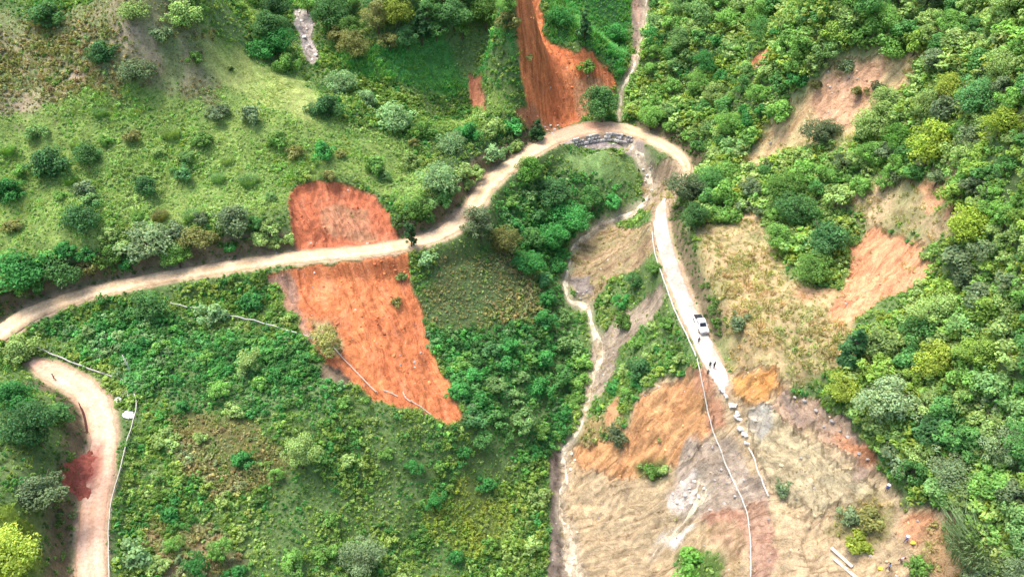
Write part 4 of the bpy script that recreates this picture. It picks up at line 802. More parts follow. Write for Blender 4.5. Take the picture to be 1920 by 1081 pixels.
MARKS = [(1748, 276, 'the bright yellow green round tree'), (1815, 424, 'the yellow green tree by the pinkish landslip'), (1884, 226, 'the yellow green tree at the right edge'), (1668, 742, 'the large silvery tree'), (1786, 876, 'the dusty grey green tree'), (1754, 682, 'the big yellow green forest tree'),
 (1545, 240, 'the dark tree under the peach strip'), (1610, 170, 'the peach strip'), (1425, 112, 'the tiny orange patch'), (1290, 345, 'the tree over the washed out bend'), (1165, 200, 'the upper stream'), (1205, 60, 'the top of the dark gully'), (1498, 392, 'the large dark clump tree'), (1660, 500, 'the pinkish landslip'), (1400, 30, 'the top edge of the woods'), (1730, 40, 'the top edge right of the peach strip'), (1880, 90, 'the upper right corner'), (1860, 1000, 'the tall pale corner grass'), (1890, 620, 'the right edge beside the dark forest'),
 (870, 790, 'the tip of the middle slide'), (810, 640, 'the right rim of the middle slide'), (700, 755, 'the lower left rim of the middle slide'), (592, 638, 'the end of the slope fence'), (400, 590, 'the start of the slope fence'), (250, 740, 'the rail on the lower bend'), (420, 850, 'the olive clearing'), (880, 970, 'the lime clearing'), (360, 1050, 'the brown bare clearing'), (210, 940, 'the lower road rail'), (1050, 900, 'the lower stream'), (680, 1040, 'the grey tree near the bottom'), (560, 850, 'the light green thicket tree'), (276, 576, 'the dark round roadside bush'),
 (1064, 520, 'the stream bend'), (1100, 650, 'the middle stream reach'), (996, 318, 'the bright bush below the bend'), (940, 560, 'the dull green clearing'), (900, 418, 'the greyish tree below the curve'), (578, 60, 'the rocky gully'), (788, 40, 'the dark conical tree at the top'), (930, 40, 'the head of the long slide'), (1250, 540, 'the middle of the concrete road'), (1200, 700, 'the orange head of the collapse'),
 (82, 306, 'the large dark meadow shrub'), (152, 402, 'the big round dark shrub'), (375, 260, 'the central meadow shrub'), (606, 282, 'the emerald meadow shrub'), (466, 215, 'the foot of the pale ridge'), (620, 345, 'the crown of the round red slide'), (742, 214, 'the broad pale spur shrub'), (268, 346, 'the low bluish meadow shrub'), (270, 448, 'the wide pale bank bush'), (432, 412, 'the brownish grey bank bush'), (34, 492, 'the large bush at the left edge'), (115, 505, 'the dark bush above the left curve'), (769, 436, 'the slim columnar tree'), (880, 330, 'the road cut')]
USED = set()
def fill(poly, n, gap, kinds, cols, wr, noun, group):
    P = np.array(poly, float); lo, hi = P.min(0), P.max(0); rng = np.random.default_rng(len(group) * 7 + n); done = 0; pts = []
    cand = rng.uniform(lo, hi, (1400, 2)); cand = cand[sdist(P, cand[:, 0], cand[:, 1]) > 0]; G = drop(cand[:, 0], cand[:, 1])
    for (x, y), g_ in zip(cand, G):
        if done >= n: break
        wpx = rng.uniform(*wr); i = int((g_[0] - X0) / GS); j = int((g_[1] - Y0) / GS)
        if any((x - a[0]) ** 2 + (y - a[1]) ** 2 < ((wpx + a[2]) * .5 * gap) ** 2 for a in pts): continue
        if any((x - a[0]) ** 2 + (y - a[1]) ** 2 < ((wpx + a[2]) * .5 * .75) ** 2 for a in SHR): continue
        if not (0 <= i < NX and 0 <= j < NY) or BARE[j, i] > .3 or ROADD[j, i] < (1.2 if 'bank above' in group else 2.0) or WATD[j, i] < 1.5: continue
        kd = kinds[rng.integers(len(kinds))]; word, c = cols[rng.integers(len(cols))]; f = (wpx - wr[0]) / (wr[1] - wr[0])
        size = 'small ' if f < .33 else 'large ' if f > .67 else ''
        shape = {'tree': 'bushy tree', 'loose': 'loose tree', 'round': 'round tree', 'shrub': 'low bush', 'pale': 'grass clump'}[kd]
        pts.append((x, y, wpx)); done += 1
        for mk in sorted(MARKS, key=lambda m: (m[0] - x) ** 2 + (m[1] - y) ** 2)[:4]:
            dx, dy = x - mk[0], y - mk[1]; near = math.hypot(dx, dy) < 70
            side = ('right of' if dx > 0 else 'left of') if abs(dx) > abs(dy) else ('below' if dy > 0 else 'above')
            lab = f"{size}{word} {shape} {'just ' if near else ''}{side} {mk[2]}"
            if lab not in USED: break
        USED.add(lab); plant(x, y, wpx, kd, c, lab, group)
PAL = dict(DGn=('dark green', DG * 1.5), MGn=('mid green', MG * 1.2), TL=('teal', TEAL * 1.3), LGn=('light green', LG * .9), YGn=('yellow green', (YG * .4 + MG * .6)), GTn=('grey green', GT * .7), EMn=('emerald', EM), BGn=('blue green', (BG * .5 + MG * .5)), OLn=('olive', OL * .75), ED=('deep green', EM * .75))
def pal(*k): return [PAL[q] for q in k]
fill([(1560,-20),(1960,-20),(1960,620),(1780,520),(1800,380),(1700,330),(1600,300),(1600,250),(1720,130),(1740,80),(1560,90)], 110, .7, ['tree', 'tree', 'loose', 'shrub'], pal('DGn', 'MGn', 'MGn', 'LGn', 'LGn', 'YGn', 'GTn'), (28, 58), '', 'forest trees on the upper right slope')
fill([(1760,540),(1960,600),(1960,1100),(1850,1100),(1800,960),(1690,880),(1600,740),(1600,680),(1700,600)], 64, .7, ['tree', 'tree', 'loose', 'shrub'], pal('DGn', 'MGn', 'BGn', 'LGn', 'LGn', 'YGn', 'GTn'), (38, 72), '', 'forest trees on the lower right slope')
fill([(1230,-20),(1560,-20),(1560,100),(1440,240),(1380,300),(1300,280),(1210,220),(1220,60)], 80, .75, ['tree', 'shrub', 'loose'], pal('DGn', 'ED', 'MGn', 'MGn', 'BGn', 'LGn'), (24, 46), '', 'trees in the woods above the bend')
fill([(1320,320),(1450,290),(1700,260),(1720,320),(1560,380),(1450,400),(1330,410)], 34, .8, ['tree', 'shrub', 'loose'], pal('DGn', 'MGn', 'MGn', 'GTn', 'LGn'), (28, 52), '', 'trees in the belt below the peach strip')
fill([(950,340),(1180,360),(1060,450),(1060,560),(1090,640),(1080,800),(900,820),(830,680),(1000,620),(1040,580),(960,470)], 40, .85, ['tree', 'shrub', 'shrub'], pal('EMn', 'ED', 'TL', 'DGn', 'MGn', 'BGn'), (30, 54), '', 'bushes of the middle thicket')
fill([(80,600),(300,600),(480,660),(640,730),(860,830),(1030,850),(1030,1090),(250,1090),(260,760),(180,670)], 34, 1.2, ['shrub', 'shrub', 'shrub', 'loose'], pal('ED', 'MGn', 'MGn', 'MGn', 'LGn', 'LGn'), (24, 44), '', 'bushes of the lower left thicket')
fill([(460,-20),(960,-20),(960,40),(640,90),(600,10),(560,0)], 18, .8, ['tree', 'loose'], pal('DGn', 'MGn', 'OLn', 'TL'), (34, 54), '', 'trees along the top of the view')
fill([(1130,560),(1240,480),(1280,640),(1280,680),(1180,740),(1120,760),(1130,700),(1200,620)], 12, .85, ['shrub', 'shrub'], pal('MGn', 'EMn', 'LGn', 'LGn'), (20, 36), '', 'bushes on the bank left of the concrete road')
fill([(0,260),(240,180),(560,240),(840,270),(760,360),(560,320),(500,400),(250,410),(0,470)], 26, 1.5, ['shrub', 'shrub', 'pale'], pal('MGn', 'LGn', 'BGn', 'OLn'), (18, 32), '', 'small plants on the meadow slope')
fill([(0,500),(200,440),(400,400),(540,410),(540,450),(300,485),(100,530),(0,560)], 34, .8, ['shrub', 'shrub', 'tree'], pal('DGn', 'ED', 'GTn', 'OLn', 'MGn', 'LGn'), (26, 50), '', 'bushes on the bank above the left road')
fill([(770,380),(850,330),(930,270),(1000,260),(940,300),(870,370),(800,430),(765,430)], 14, .8, ['shrub', 'shrub', 'tree'], pal('DGn', 'ED', 'BGn', 'MGn', 'LGn'), (22, 40), '', 'bushes on the bank above the curve')
grow()
print('plants', len(QUEUE))

# ------------------------------------------------------------------ stones, clods and rubble
def rock_mesh(name, seed, mat, flat=.7):
    rng = np.random.default_rng(seed); bm = bmesh.new(); bmesh.ops.create_icosphere(bm, subdivisions=1, radius=.5)
    ax = rng.normal(0, 1, (7, 3)); ax /= np.linalg.norm(ax, axis=1)[:, None]; cut = rng.uniform(.3, .46, 7)
    for v in bm.verts:
        p = np.array(v.co) * rng.uniform(.85, 1.2)
        for a, c in zip(ax, cut):
            d = p @ a
            if d > c: p = p - a * (d - c)
        v.co = Vector(p * np.array((1, .85, flat)))
    me = bpy.data.meshes.new(name); bm.to_mesh(me); bm.free(); me.materials.append(mat); return me
def soil_i():
    m, t, b, new, ln = nodes('loose_earth'); at = new('ShaderNodeAttribute'); at.attribute_type = 'INSTANCER'; at.attribute_name = 'tint'
    ln(at.outputs['Color'], b.inputs['Base Color']); b.inputs['Roughness'].default_value = .95; b.inputs['Specular IOR Level'].default_value = .15; return m
M_soil_i = soil_i()
VAR = [holder('clod', rock_mesh('clod', 60 + k, M_soil_i, .75)) for k in range(4)]
sel = RNG.random(XX.shape); rk = (BARE > .75) & (ROADD > .1) & (WATD > -.2); clump_ = fbm(XX / 2.5, YY / 2.5, 7, 4)
pick = rk & (sel < 0.03 + 0.2 * sstep(.45, .75, clump_)); jj, ii = np.where(pick); ux, uy = seen(VALL.reshape(NY, NX, 3)[jj, ii]); kp = (ux > -100) & (ux < 2020) & (uy > -60) & (uy < 1140); jj, ii = jj[kp], ii[kp]
qx = gx[ii] + RNG.uniform(-.17, .17, len(ii)); qy = gy[jj] + RNG.uniform(-.17, .17, len(ii)); qz = hgt(qx, qy); n = len(qx)
tint = np.ones((n, 4), np.float32); br = RNG.uniform(.45, 1.5, (n, 1)); tint[:, :3] = GCOL[jj, ii] * br; gy_ = RNG.random(n) < .18; tint[gy_, :3] = np.array((.42, .38, .34)) * br[gy_]
var = RNG.integers(0, 4, n).astype(np.int32); scl = .10 + .65 * RNG.random(n) ** 5 + .12 * RNG.random(n)
scatter('rubble', np.ones(n, bool), 'loose clods and small stones strewn over the slipped earth', 'rubble')
ROCKS = [rock_mesh('boulder', 80 + k, M_stone, .75) for k in range(4)] + [rock_mesh('boulder', 90 + k, M_palestone, .7) for k in range(4)]
def boulders(pts, label, group, pale):
    pts = sorted(pts); a = np.array(pts, float); P = drop(a[:, 0], a[:, 1])
    ORD = ['leftmost', 'second', 'third', 'fourth', 'fifth', 'sixth', 'seventh', 'eighth', 'ninth', 'tenth']
    for k, (p, s_) in enumerate(zip(P, a[:, 2])):
        o = link('boulder', ROCKS[(4 if pale else 0) + k % 4]); o.location = p + np.array((0, 0, s_ * .12)); o.scale = (s_, s_ * random.uniform(.75, 1.1), s_ * random.uniform(.7, 1)); o.rotation_euler = (random.uniform(-.3, .3), random.uniform(-.3, .3), random.uniform(0, 6.28)); tag(o, 'leftmost ' + label if k == 0 else 'rightmost ' + label if k == len(pts) - 1 else ORD[k] + ' from the left, ' + label, 'boulder', group)
boulders([(1032,236,1.0),(1040,243,.8),(1026,244,.7),(1046,236,.9),(1036,250,.8),(1022,238,.6)], 'pale boulder in the heap at the upper slide foot', 'boulders at the slide foot', True)
boulders([(1098,276,.9),(1112,279,1.1),(1128,282,.8),(1140,278,1.2),(1155,283,.9),(1168,284,1.1),(1182,282,.8),(1196,290,1.0),(1120,288,.7),(1146,289,.8)], 'grey boulder tumbled below the stone wall at the bend', 'boulders below the wall at the bend', False)
boulders([(1206,318,.9),(1214,330,1.1),(1218,345,.8),(1222,357,1.0),(1210,340,.7)], 'whitish boulder in the stream under the bend', 'boulders in the upper stream', True)
boulders([(1278,905,.9),(1292,915,.7),(1302,902,1.0),(1285,928,.8),(1270,940,1.1),(1296,942,.7),(1310,930,.9),(1262,925,.7),(1280,952,.8),(1320,915,.6)], 'pale boulder in the white gravel of the collapse', 'boulders in the white gravel', True)
boulders([(1060,868,.7),(1070,880,.8),(1064,900,.7),(1078,862,.6),(1072,850,.8)], 'pale boulder beside the head of the lower stream', 'boulders at the lower stream head', True)
boulders([(1082,548,1.0),(1094,552,.8),(1088,560,.9),(1100,545,.7)], 'grey boulder on the dark patch inside the stream bend', 'boulders inside the stream bend', False)
boulders([(566,40,1.3),(575,55,1.0),(570,70,1.4),(580,86,1.1),(592,104,1.3),(586,112,.9),(561,24,1.1)], 'pale boulder in the rocky gully at top left', 'boulders in the rocky gully', True)
boulders([(1508,752,1.1),(1530,770,.9),(1560,790,1.2),(1545,800,.8),(1590,820,1.0),(1490,745,.9),(1575,808,.7),(1610,850,.9)], 'dark boulder in the rubble band under the forest', 'boulders in the rubble band', False)
boulders([(1336,838,.7),(1352,880,.8),(1362,905,.7),(1340,900,.6),(1378,930,.8),(1395,900,.7),(1358,945,.9),(1330,955,.7)], 'grey boulder on the rubble beneath the hanging rail', 'boulders beneath the hanging rail', False)

# stone retaining wall under the bend, laid stone by stone
Pm = PATHS['main']; wx = drop([1064, 1196], [262, 268])
d0 = [int(np.argmin(np.hypot(Pm[:, 0] - q[0], Pm[:, 1] - q[1]))) for q in wx]
wl = catmull(Pm[d0[0]:d0[1] + 1:3], .85); tn = np.gradient(wl[:, :2], axis=0); tn /= np.linalg.norm(tn, axis=1)[:, None]; nr = np.stack([tn[:, 1], -tn[:, 0]], 1)
wallr = empty('retaining_wall', (wl[0, 0], wl[0, 1], wl[0, 2] - 2)); tag(wallr, 'rough grey stone retaining wall holding the road at the gully bend', 'wall')
SM = []
for k in range(5):
    bm = bmesh.new(); bmesh.ops.create_cube(bm, size=1); bmesh.ops.bevel(bm, geom=bm.edges[:], offset=.12, segments=1, affect='EDGES'); rng = random.Random(k)
    for v in bm.verts: v.co += Vector([rng.uniform(-.06, .06) for _ in range(3)])
    me = bpy.data.meshes.new('stone'); bm.to_mesh(me); bm.free(); me.materials.append(M_stone if k % 3 else M_palestone); SM.append(me)
for c in range(3):
    for k in range(len(wl)):
        if random.random() < .16 + .14 * c: continue
        q = wl[k, :2] + nr[k] * (wl[k, 3] + .15 + .3 * (2 - c) + random.uniform(-.08, .1)) + tn[k] * (.4 * (c % 2)); o = link('stone', SM[(k * 3 + c * 2) % 5], wallr)
        o.location = Vector((q[0], q[1], wl[k, 2] - 1.95 + c * .68 + .25)) - wallr.location; o.rotation_euler = (random.uniform(-.08, .08), random.uniform(-.08, .08), math.atan2(tn[k, 1], tn[k, 0]) + random.uniform(-.1, .1)); o.scale = (.86 * random.uniform(.75, 1.05), .6 * random.uniform(.8, 1.15), .62 * random.uniform(.85, 1.05))

# ------------------------------------------------------------------ rails and fences
def barrier(name, px, label, cat, lift=.62, gap=2.6, h=.32, th=.1, mat=None, group=None, sag=0.0, pr=.06, post='post'):
    mat = mat or M_steel; a = np.array(px, float); P = drop(a[:, 0], a[:, 1]); W = catmull(P, .8); W[:, 2] = hgt(W[:, 0], W[:, 1]); zs = W[:, 2].copy()
    for _ in range(6): zs[1:-1] = (zs[:-2] + 2 * zs[1:-1] + zs[2:]) / 4
    W[:, 2] = np.maximum(zs, W[:, 2] - .2) if not sag else zs + sag * np.sin(np.linspace(0, math.pi, len(zs)))
    root = empty(name, W[0]); tag(root, label, cat, group); L = [Vector(w) - Vector(W[0]) for w in W]; V = []; Fc = []
    prof = [(0, -.5), (.5, -.32), (.1, -.08), (.1, .08), (.5, .32), (0, .5), (-.25, .5), (-.25, -.5)]
    for k, p in enumerate(L):
        t = (L[min(k + 1, len(L) - 1)] - L[max(k - 1, 0)]); t.z *= 0; t.normalize(); nn = Vector((t.y, -t.x, 0)); wv = .08 * math.sin(k * 1.3) + random.uniform(-.08, .08)
        V += [p + nn * (u * th * 2) + Vector((0, 0, lift + v * h + wv)) for u, v in prof]
    m = len(prof)
    for k in range(len(L) - 1): Fc += [(k * m + j, k * m + (j + 1) % m, (k + 1) * m + (j + 1) % m, (k + 1) * m + j) for j in range(m)]
    Fc += [tuple(range(m)), tuple(range((len(L) - 1) * m, len(L) * m))[::-1]]; link('rail', mesh('rail', V, Fc, [mat]), root)
    mb = MB(); mb.tube([(0, 0, -.5), (0, 0, lift * .5), (0, 0, lift + h * .75)], pr, 8); mb.tube([(0, 0, lift + h * .75), (0, 0, lift + h * .85)], [pr * 1.25, pr * .7], 8); pm = mesh(post, mb.v, mb.f, [mat]); k = 0.0
    step = gap / .8
    while k < len(L):
        i = int(k); o = link(post, pm, root); t = L[min(i + 1, len(L) - 1)] - L[max(i - 1, 0)]; t.z = 0; t.normalize(); o.location = L[i] - Vector((t.y, -t.x, 0)) * (th * .5 + pr + .01); o.rotation_euler = (random.uniform(-.1, .1), random.uniform(-.1, .1), 0); k += step
    return root
barrier('guard_rail', [(72,655),(110,672),(150,688),(200,706),(235,718),(252,738),(258,765),(250,800),(238,840),(226,890),(212,940),(206,1000),(207,1075),(208,1150)], 'thin pale guard rail along the outer edge of the lower road', 'guard rail', mat=M_steel)
barrier('fence', [(322,574),(380,586),(440,598),(500,612),(560,630),(592,638)], 'pale rail fence crossing the green slope left of the middle slide', 'fence', .7, 2.4, .26, .08)
barrier('fence', [(626,654),(645,674),(664,696),(686,718),(706,738)], 'broken white fence length lying on the lower left of the middle slide', 'fence', .45, 2.0, .22, .08, M_wood)
barrier('fence', [(720,734),(735,738),(746,744)], 'short broken fence piece near the foot of the middle slide', 'fence', .3, 2.0, .2, .08, M_wood)
barrier('fence', [(756,737),(760,746),(770,754)], 'small bent fence fragment in the foot of the middle slide', 'fence', .3, 1.2, .2, .08, M_wood)
barrier('fence', [(772,754),(790,764),(808,778)], 'last broken fence piece near the point of the middle slide', 'fence', .3, 2.4, .2, .08, M_wood)
barrier('guard_rail', [(1222,440),(1228,480),(1246,535),(1266,590),(1288,635),(1304,672)], 'pale guard rail along the left edge of the concrete road', 'guard rail')
barrier('guard_rail', [(1306,678),(1313,712),(1321,760),(1334,815),(1350,855),(1371,905),(1394,960),(1403,1000),(1406,1040),(1406,1085)], 'long pale guard rail left hanging across the road collapse', 'guard rail', .75, 3.2, .26, .08, M_steel, None, .7)
barrier('guard_rail', [(1403,842),(1414,868),(1427,898),(1440,932)], 'short pale rail at the lower end of the broken road edge', 'guard rail', .5, 3.0, .3, .1)
for k, (x, y, L, W_, ang) in enumerate([(1356,732,1.6,.9,.3),(1364,745,1.9,1.1,.1),(1372,758,1.7,1.2,.4),(1379,772,2.0,1.3,.2),(1385,787,1.8,1.2,.5),(1391,800,1.6,1.3,.1),(1395,815,1.8,1.0,.4),(1400,832,1.5,.9,.2)]):
    rng = random.Random(k + 3); p = drop(x + rng.uniform(-5, 5), y + rng.uniform(-4, 4))[0]; L *= rng.uniform(.5, .95); W_ *= rng.uniform(.5, .95); ang += rng.uniform(-.9, .9); bm = bmesh.new(); bmesh.ops.create_grid(bm, x_segments=4, y_segments=3, size=.5)
    for v in bm.verts: v.co = Vector((v.co.x * L + rng.uniform(-.24, .24), v.co.y * W_ + rng.uniform(-.22, .22), rng.uniform(-.03, .03)))
    r = bmesh.ops.extrude_face_region(bm, geom=bm.faces[:]); bmesh.ops.translate(bm, verts=[e for e in r['geom'] if isinstance(e, bmesh.types.BMVert)], vec=(0, 0, -.28)); bmesh.ops.recalc_face_normals(bm, faces=bm.faces[:])
    me = bpy.data.meshes.new('pavement_slab'); bm.to_mesh(me); bm.free(); me.materials.append(M_concrete); o = link('pavement_slab', me); o.location = p + np.array((0, 0, .3)); o.rotation_euler = (rng.uniform(-.35, .35), rng.uniform(-.3, .3), -1.1 + ang)
    tag(o, ['topmost', 'second', 'third', 'fourth', 'fifth', 'sixth', 'seventh', 'lowest'][k] + ' white broken slab of the road edge beside the collapse', 'slab', 'broken road edge slabs')
# planks, pole, sheets
for (x0_, y0_, x1_, y1_, lab) in ((1557, 1028, 1597, 1064, 'upper of two long pale planks lying at the bottom of the collapse'), (1562, 1048, 1604, 1084, 'lower of two long pale planks lying at the bottom of the collapse')):
    A, B = (Vector(q) for q in drop([x0_, x1_], [y0_, y1_])); d = B - A; mb = MB(); rot = d.to_track_quat('X', 'Z').to_matrix(); mb.box((0, 0, 0), (d.length, .55, .09), None); o = mb.build('plank', M_wood); o.location = (A + B) / 2 + Vector((0, 0, .35)); o.rotation_euler = rot.to_euler(); tag(o, lab, 'plank')
p = drop(248, 702)[0]; mb = MB(); mb.tube([(0, 0, -.4), (-.15, .1, 2), (-.45, .3, 4.6)], [.13, .11, .08], 8); o = mb.build('pole', M_palestone, None, True); o.location = p; tag(o, 'leaning pale pole rising from the thicket behind the lower bend', 'pole')
def sheet(x, y, sx, sy, lab):
    p = drop(x, y)[0]; n = 14; u = np.linspace(-.5, .5, n); U, V_ = np.meshgrid(u, u); gxx = p[0] + U * sx; gyy = p[1] + V_ * sy; z = hgt(gxx, gyy) + .12 + .55 * fbm(gxx / .7, gyy / .7, int(x) % 7, 3) * np.clip(1.2 - 2.2 * np.hypot(U, V_), 0, 1)
    i = np.arange(n * n).reshape(n, n); fcs = np.stack([i[:-1, :-1], i[:-1, 1:], i[1:, 1:], i[1:, :-1]], -1).reshape(-1, 4)
    kk = (np.hypot(U, V_) + .25 * (fbm(gxx, gyy, 3, 3) - .5)).ravel()[fcs].max(1) < .5; vv = np.stack([gxx - p[0], gyy - p[1], z - p[2]], -1).reshape(-1, 3); us, inv = np.unique(fcs[kk], return_inverse=True)
    o = link('plastic_sheet', mesh('plastic_sheet', vv[us], inv.reshape(-1, 4), [M_sack], True)); o.location = p; tag(o, lab, 'sheet')
sheet(231, 745, 2.6, 3.4, 'crumpled white sheet on the verge inside the lower bend rail'); sheet(242, 778, 2.2, 1.8, 'smaller crumpled white sheet below the other at the lower bend rail')
# dark ditch along the inside of the lower road, red earth heap fallen onto it
dp = np.array([(108,706,.28),(128,722,.3),(146,748,.32),(158,780,.32),(164,812,.3)], float); D_ = catmull(np.hstack([drop(dp[:, 0], dp[:, 1]), dp[:, 2:]]), .5)
tag(ribbon('ditch', D_, M_road, lambda a, u, q: np.tile(np.array((.07, .03, .025)), (len(a), 1)), .09, 5, .08, -.05, .3, 2, True), 'dark drainage ditch curving along the inner edge of the lower road', 'ditch', kind='structure')
hp = drop([170, 158, 146, 138], [858, 884, 910, 935]); n_ = 46
cxm = hp.mean(0); u = np.linspace(-1, 1, n_); U, V_ = np.meshgrid(u, u); ax = hp[3, :2] - hp[0, :2]; Lh = np.linalg.norm(ax); ax /= Lh; bx = np.array((-ax[1], ax[0]))
wxx = cxm[0] + ax[0] * U * (Lh * .75) + bx[0] * V_ * 2.3; wyy = cxm[1] + ax[1] * U * (Lh * .75) + bx[1] * V_ * 2.3; rr = np.hypot(U, V_) + 1.3 * (fbm(wxx / 1.4, wyy / 1.4, 3, 5) - .42)
hz = np.maximum(hgt(wxx, wyy), hgt(wxx, wyy)) + .95 * np.clip(1 - rr, 0, 1) ** .7 * (.5 + fbm(wxx / .6, wyy / .6, 2, 3)) - .1
i = np.arange(n_ * n_).reshape(n_, n_); fcs = np.stack([i[:-1, :-1], i[:-1, 1:], i[1:, 1:], i[1:, :-1]], -1).reshape(-1, 4); kk = rr.ravel()[fcs].min(1) < 1.02; us, inv = np.unique(fcs[kk], return_inverse=True); vv = np.stack([wxx, wyy, hz], -1).reshape(-1, 3)[us] - cxm
hc = np.array((.34, .10, .07)) * (.7 + .6 * fbm(wxx / .8, wyy / .8, 4, 3).ravel()[us][:, None]); o = link('earth_heap', mesh('earth_heap', vv, inv.reshape(-1, 4), [M_scar], True, None, hc)); o.location = cxm; tag(o, 'dark red heap of slipped earth on the inner edge of the lower road', 'earth heap')

# ------------------------------------------------------------------ pickup
def loft(secs, n_mat=0):
    """secs: (y, half width, z low, z high, top inset)"""
    V = []; Fc = []
    for y, hw, zl, zh, ins in secs:
        r = .09
        V += [(-hw + r, y, zl), (hw - r, y, zl), (hw, y, zl + r), (hw, y, zh - r * 1.4), (hw - ins, y, zh), (-hw + ins, y, zh), (-hw, y, zh - r * 1.4), (-hw, y, zl + r)]
    m = 8
    for k in range(len(secs) - 1): Fc += [(k * m + j, k * m + (j + 1) % m, (k + 1) * m + (j + 1) % m, (k + 1) * m + j) for j in range(m)]
    Fc += [tuple(range(m))[::-1], tuple(range((len(secs) - 1) * m, len(secs) * m))]; return V, Fc
cp = drop([1306, 1320], [597, 630]); cdir = cp[1] - cp[0]; rz = math.atan2(cdir[1], cdir[0]) - math.pi / 2
cc = cp.mean(0); rzv = PATHS['conc']; cz = rzv[np.argmin(np.hypot(rzv[:, 0] - cc[0], rzv[:, 1] - cc[1])), 2] + .1
car = empty('pickup_truck', (cc[0], cc[1], cz), rz); slope_ = math.atan2(cp[1, 2] - cp[0, 2], np.linalg.norm(cdir[:2])); car.rotation_euler = (0, 0, rz); car.scale = (.94, .94, .94)
tag(car, 'white pickup truck parked on the concrete road facing the collapse', 'pickup truck')
def part(name, V, Fc, mat, parent=car, smooth=False): return link(name, mesh(name, V, Fc, [mat], smooth), parent)
part('body', *loft([(-2.55, .84, .5, .98, .1), (-2.45, .92, .42, 1.06, .06), (-.7, .93, .4, 1.07, .06), (1.0, .93, .4, 1.07, .1), (1.2, .93, .4, 1.06, .16), (2.2, .9, .42, .98, .2), (2.5, .84, .46, .86, .2)]), M_white)
part('cab', *loft([(-.82, .84, 1.0, 1.1, .1), (-.66, .8, 1.0, 1.66, .14), (-.3, .8, 1.0, 1.76, .16), (.35, .8, 1.0, 1.74, .16), (.62, .8, 1.0, 1.6, .14), (1.22, .84, 1.0, 1.1, .1)]), M_white)
part('windshield', [(-.66, 1.27, 1.12), (.66, 1.27, 1.12), (.58, .66, 1.61), (-.58, .66, 1.61), (-.66, 1.25, 1.07), (.66, 1.25, 1.07), (.58, .6, 1.56), (-.58, .6, 1.56)], [(0, 1, 2, 3), (7, 6, 5, 4), (0, 4, 5, 1), (1, 5, 6, 2), (2, 6, 7, 3), (3, 7, 4, 0)], M_dark)
part('rear_window', [(-.6, -.86, 1.16), (.6, -.86, 1.16), (.54, -.72, 1.6), (-.54, -.72, 1.6), (-.6, -.8, 1.16), (.6, -.8, 1.16), (.54, -.66, 1.6), (-.54, -.66, 1.6)], [(3, 2, 1, 0), (4, 5, 6, 7), (0, 1, 5, 4), (1, 2, 6, 5), (2, 3, 7, 6), (3, 0, 4, 7)], M_dark)
for s_ in (-1, 1):
    for y0_, y1_, y2_, y3_ in ((-.6, .08, .08, -.55), (.14, .98, .56, .14)):
        x0_ = s_ * .815; part('side_window', [(x0_, y0_, 1.14), (x0_, y1_, 1.14), (s_ * .81, y2_, 1.56), (s_ * .81, y3_, 1.56), (x0_ - s_ * .05, y0_, 1.14), (x0_ - s_ * .05, y1_, 1.14), (s_ * .76, y2_, 1.56), (s_ * .76, y3_, 1.56)], [(0, 1, 2, 3), (7, 6, 5, 4), (0, 4, 5, 1), (1, 5, 6, 2), (2, 6, 7, 3), (3, 7, 4, 0)], M_dark)
    MB().box((s_ * .62, 2.47, .74), (.36, .12, .17)).build('headlight', M_lampw, car); MB().box((s_ * .78, -2.5, .82), (.14, .1, .3)).build('tail_light', M_lampr, car)
    MB().box((s_ * 1.02, .92, 1.16), (.18, .09, .16)).build('mirror', M_white, car)
    for y in (-1.55, 1.55):
        wl_ = MB(); wl_.tube([(s_ * .74, y, .37), (s_ * .96, y, .37)], .37, 20); wo = wl_.build('wheel', M_black, car); MB().tube([(s_ * .955, y, .37), (s_ * .972, y, .37)], [.22, .2], 14).build('rim', M_chrome, wo)
MB().box((0, -1.65, 1.075), (1.62, 1.5, .05)).build('cargo_bed_cover', M_black, car)
MB().box((0, 2.53, .56), (1.7, .12, .2)).build('front_bumper', M_chrome, car); MB().box((0, -2.56, .56), (1.7, .12, .18)).build('rear_bumper', M_chrome, car)
MB().box((0, 2.51, .76), (.8, .06, .16)).build('grille', M_black, car)

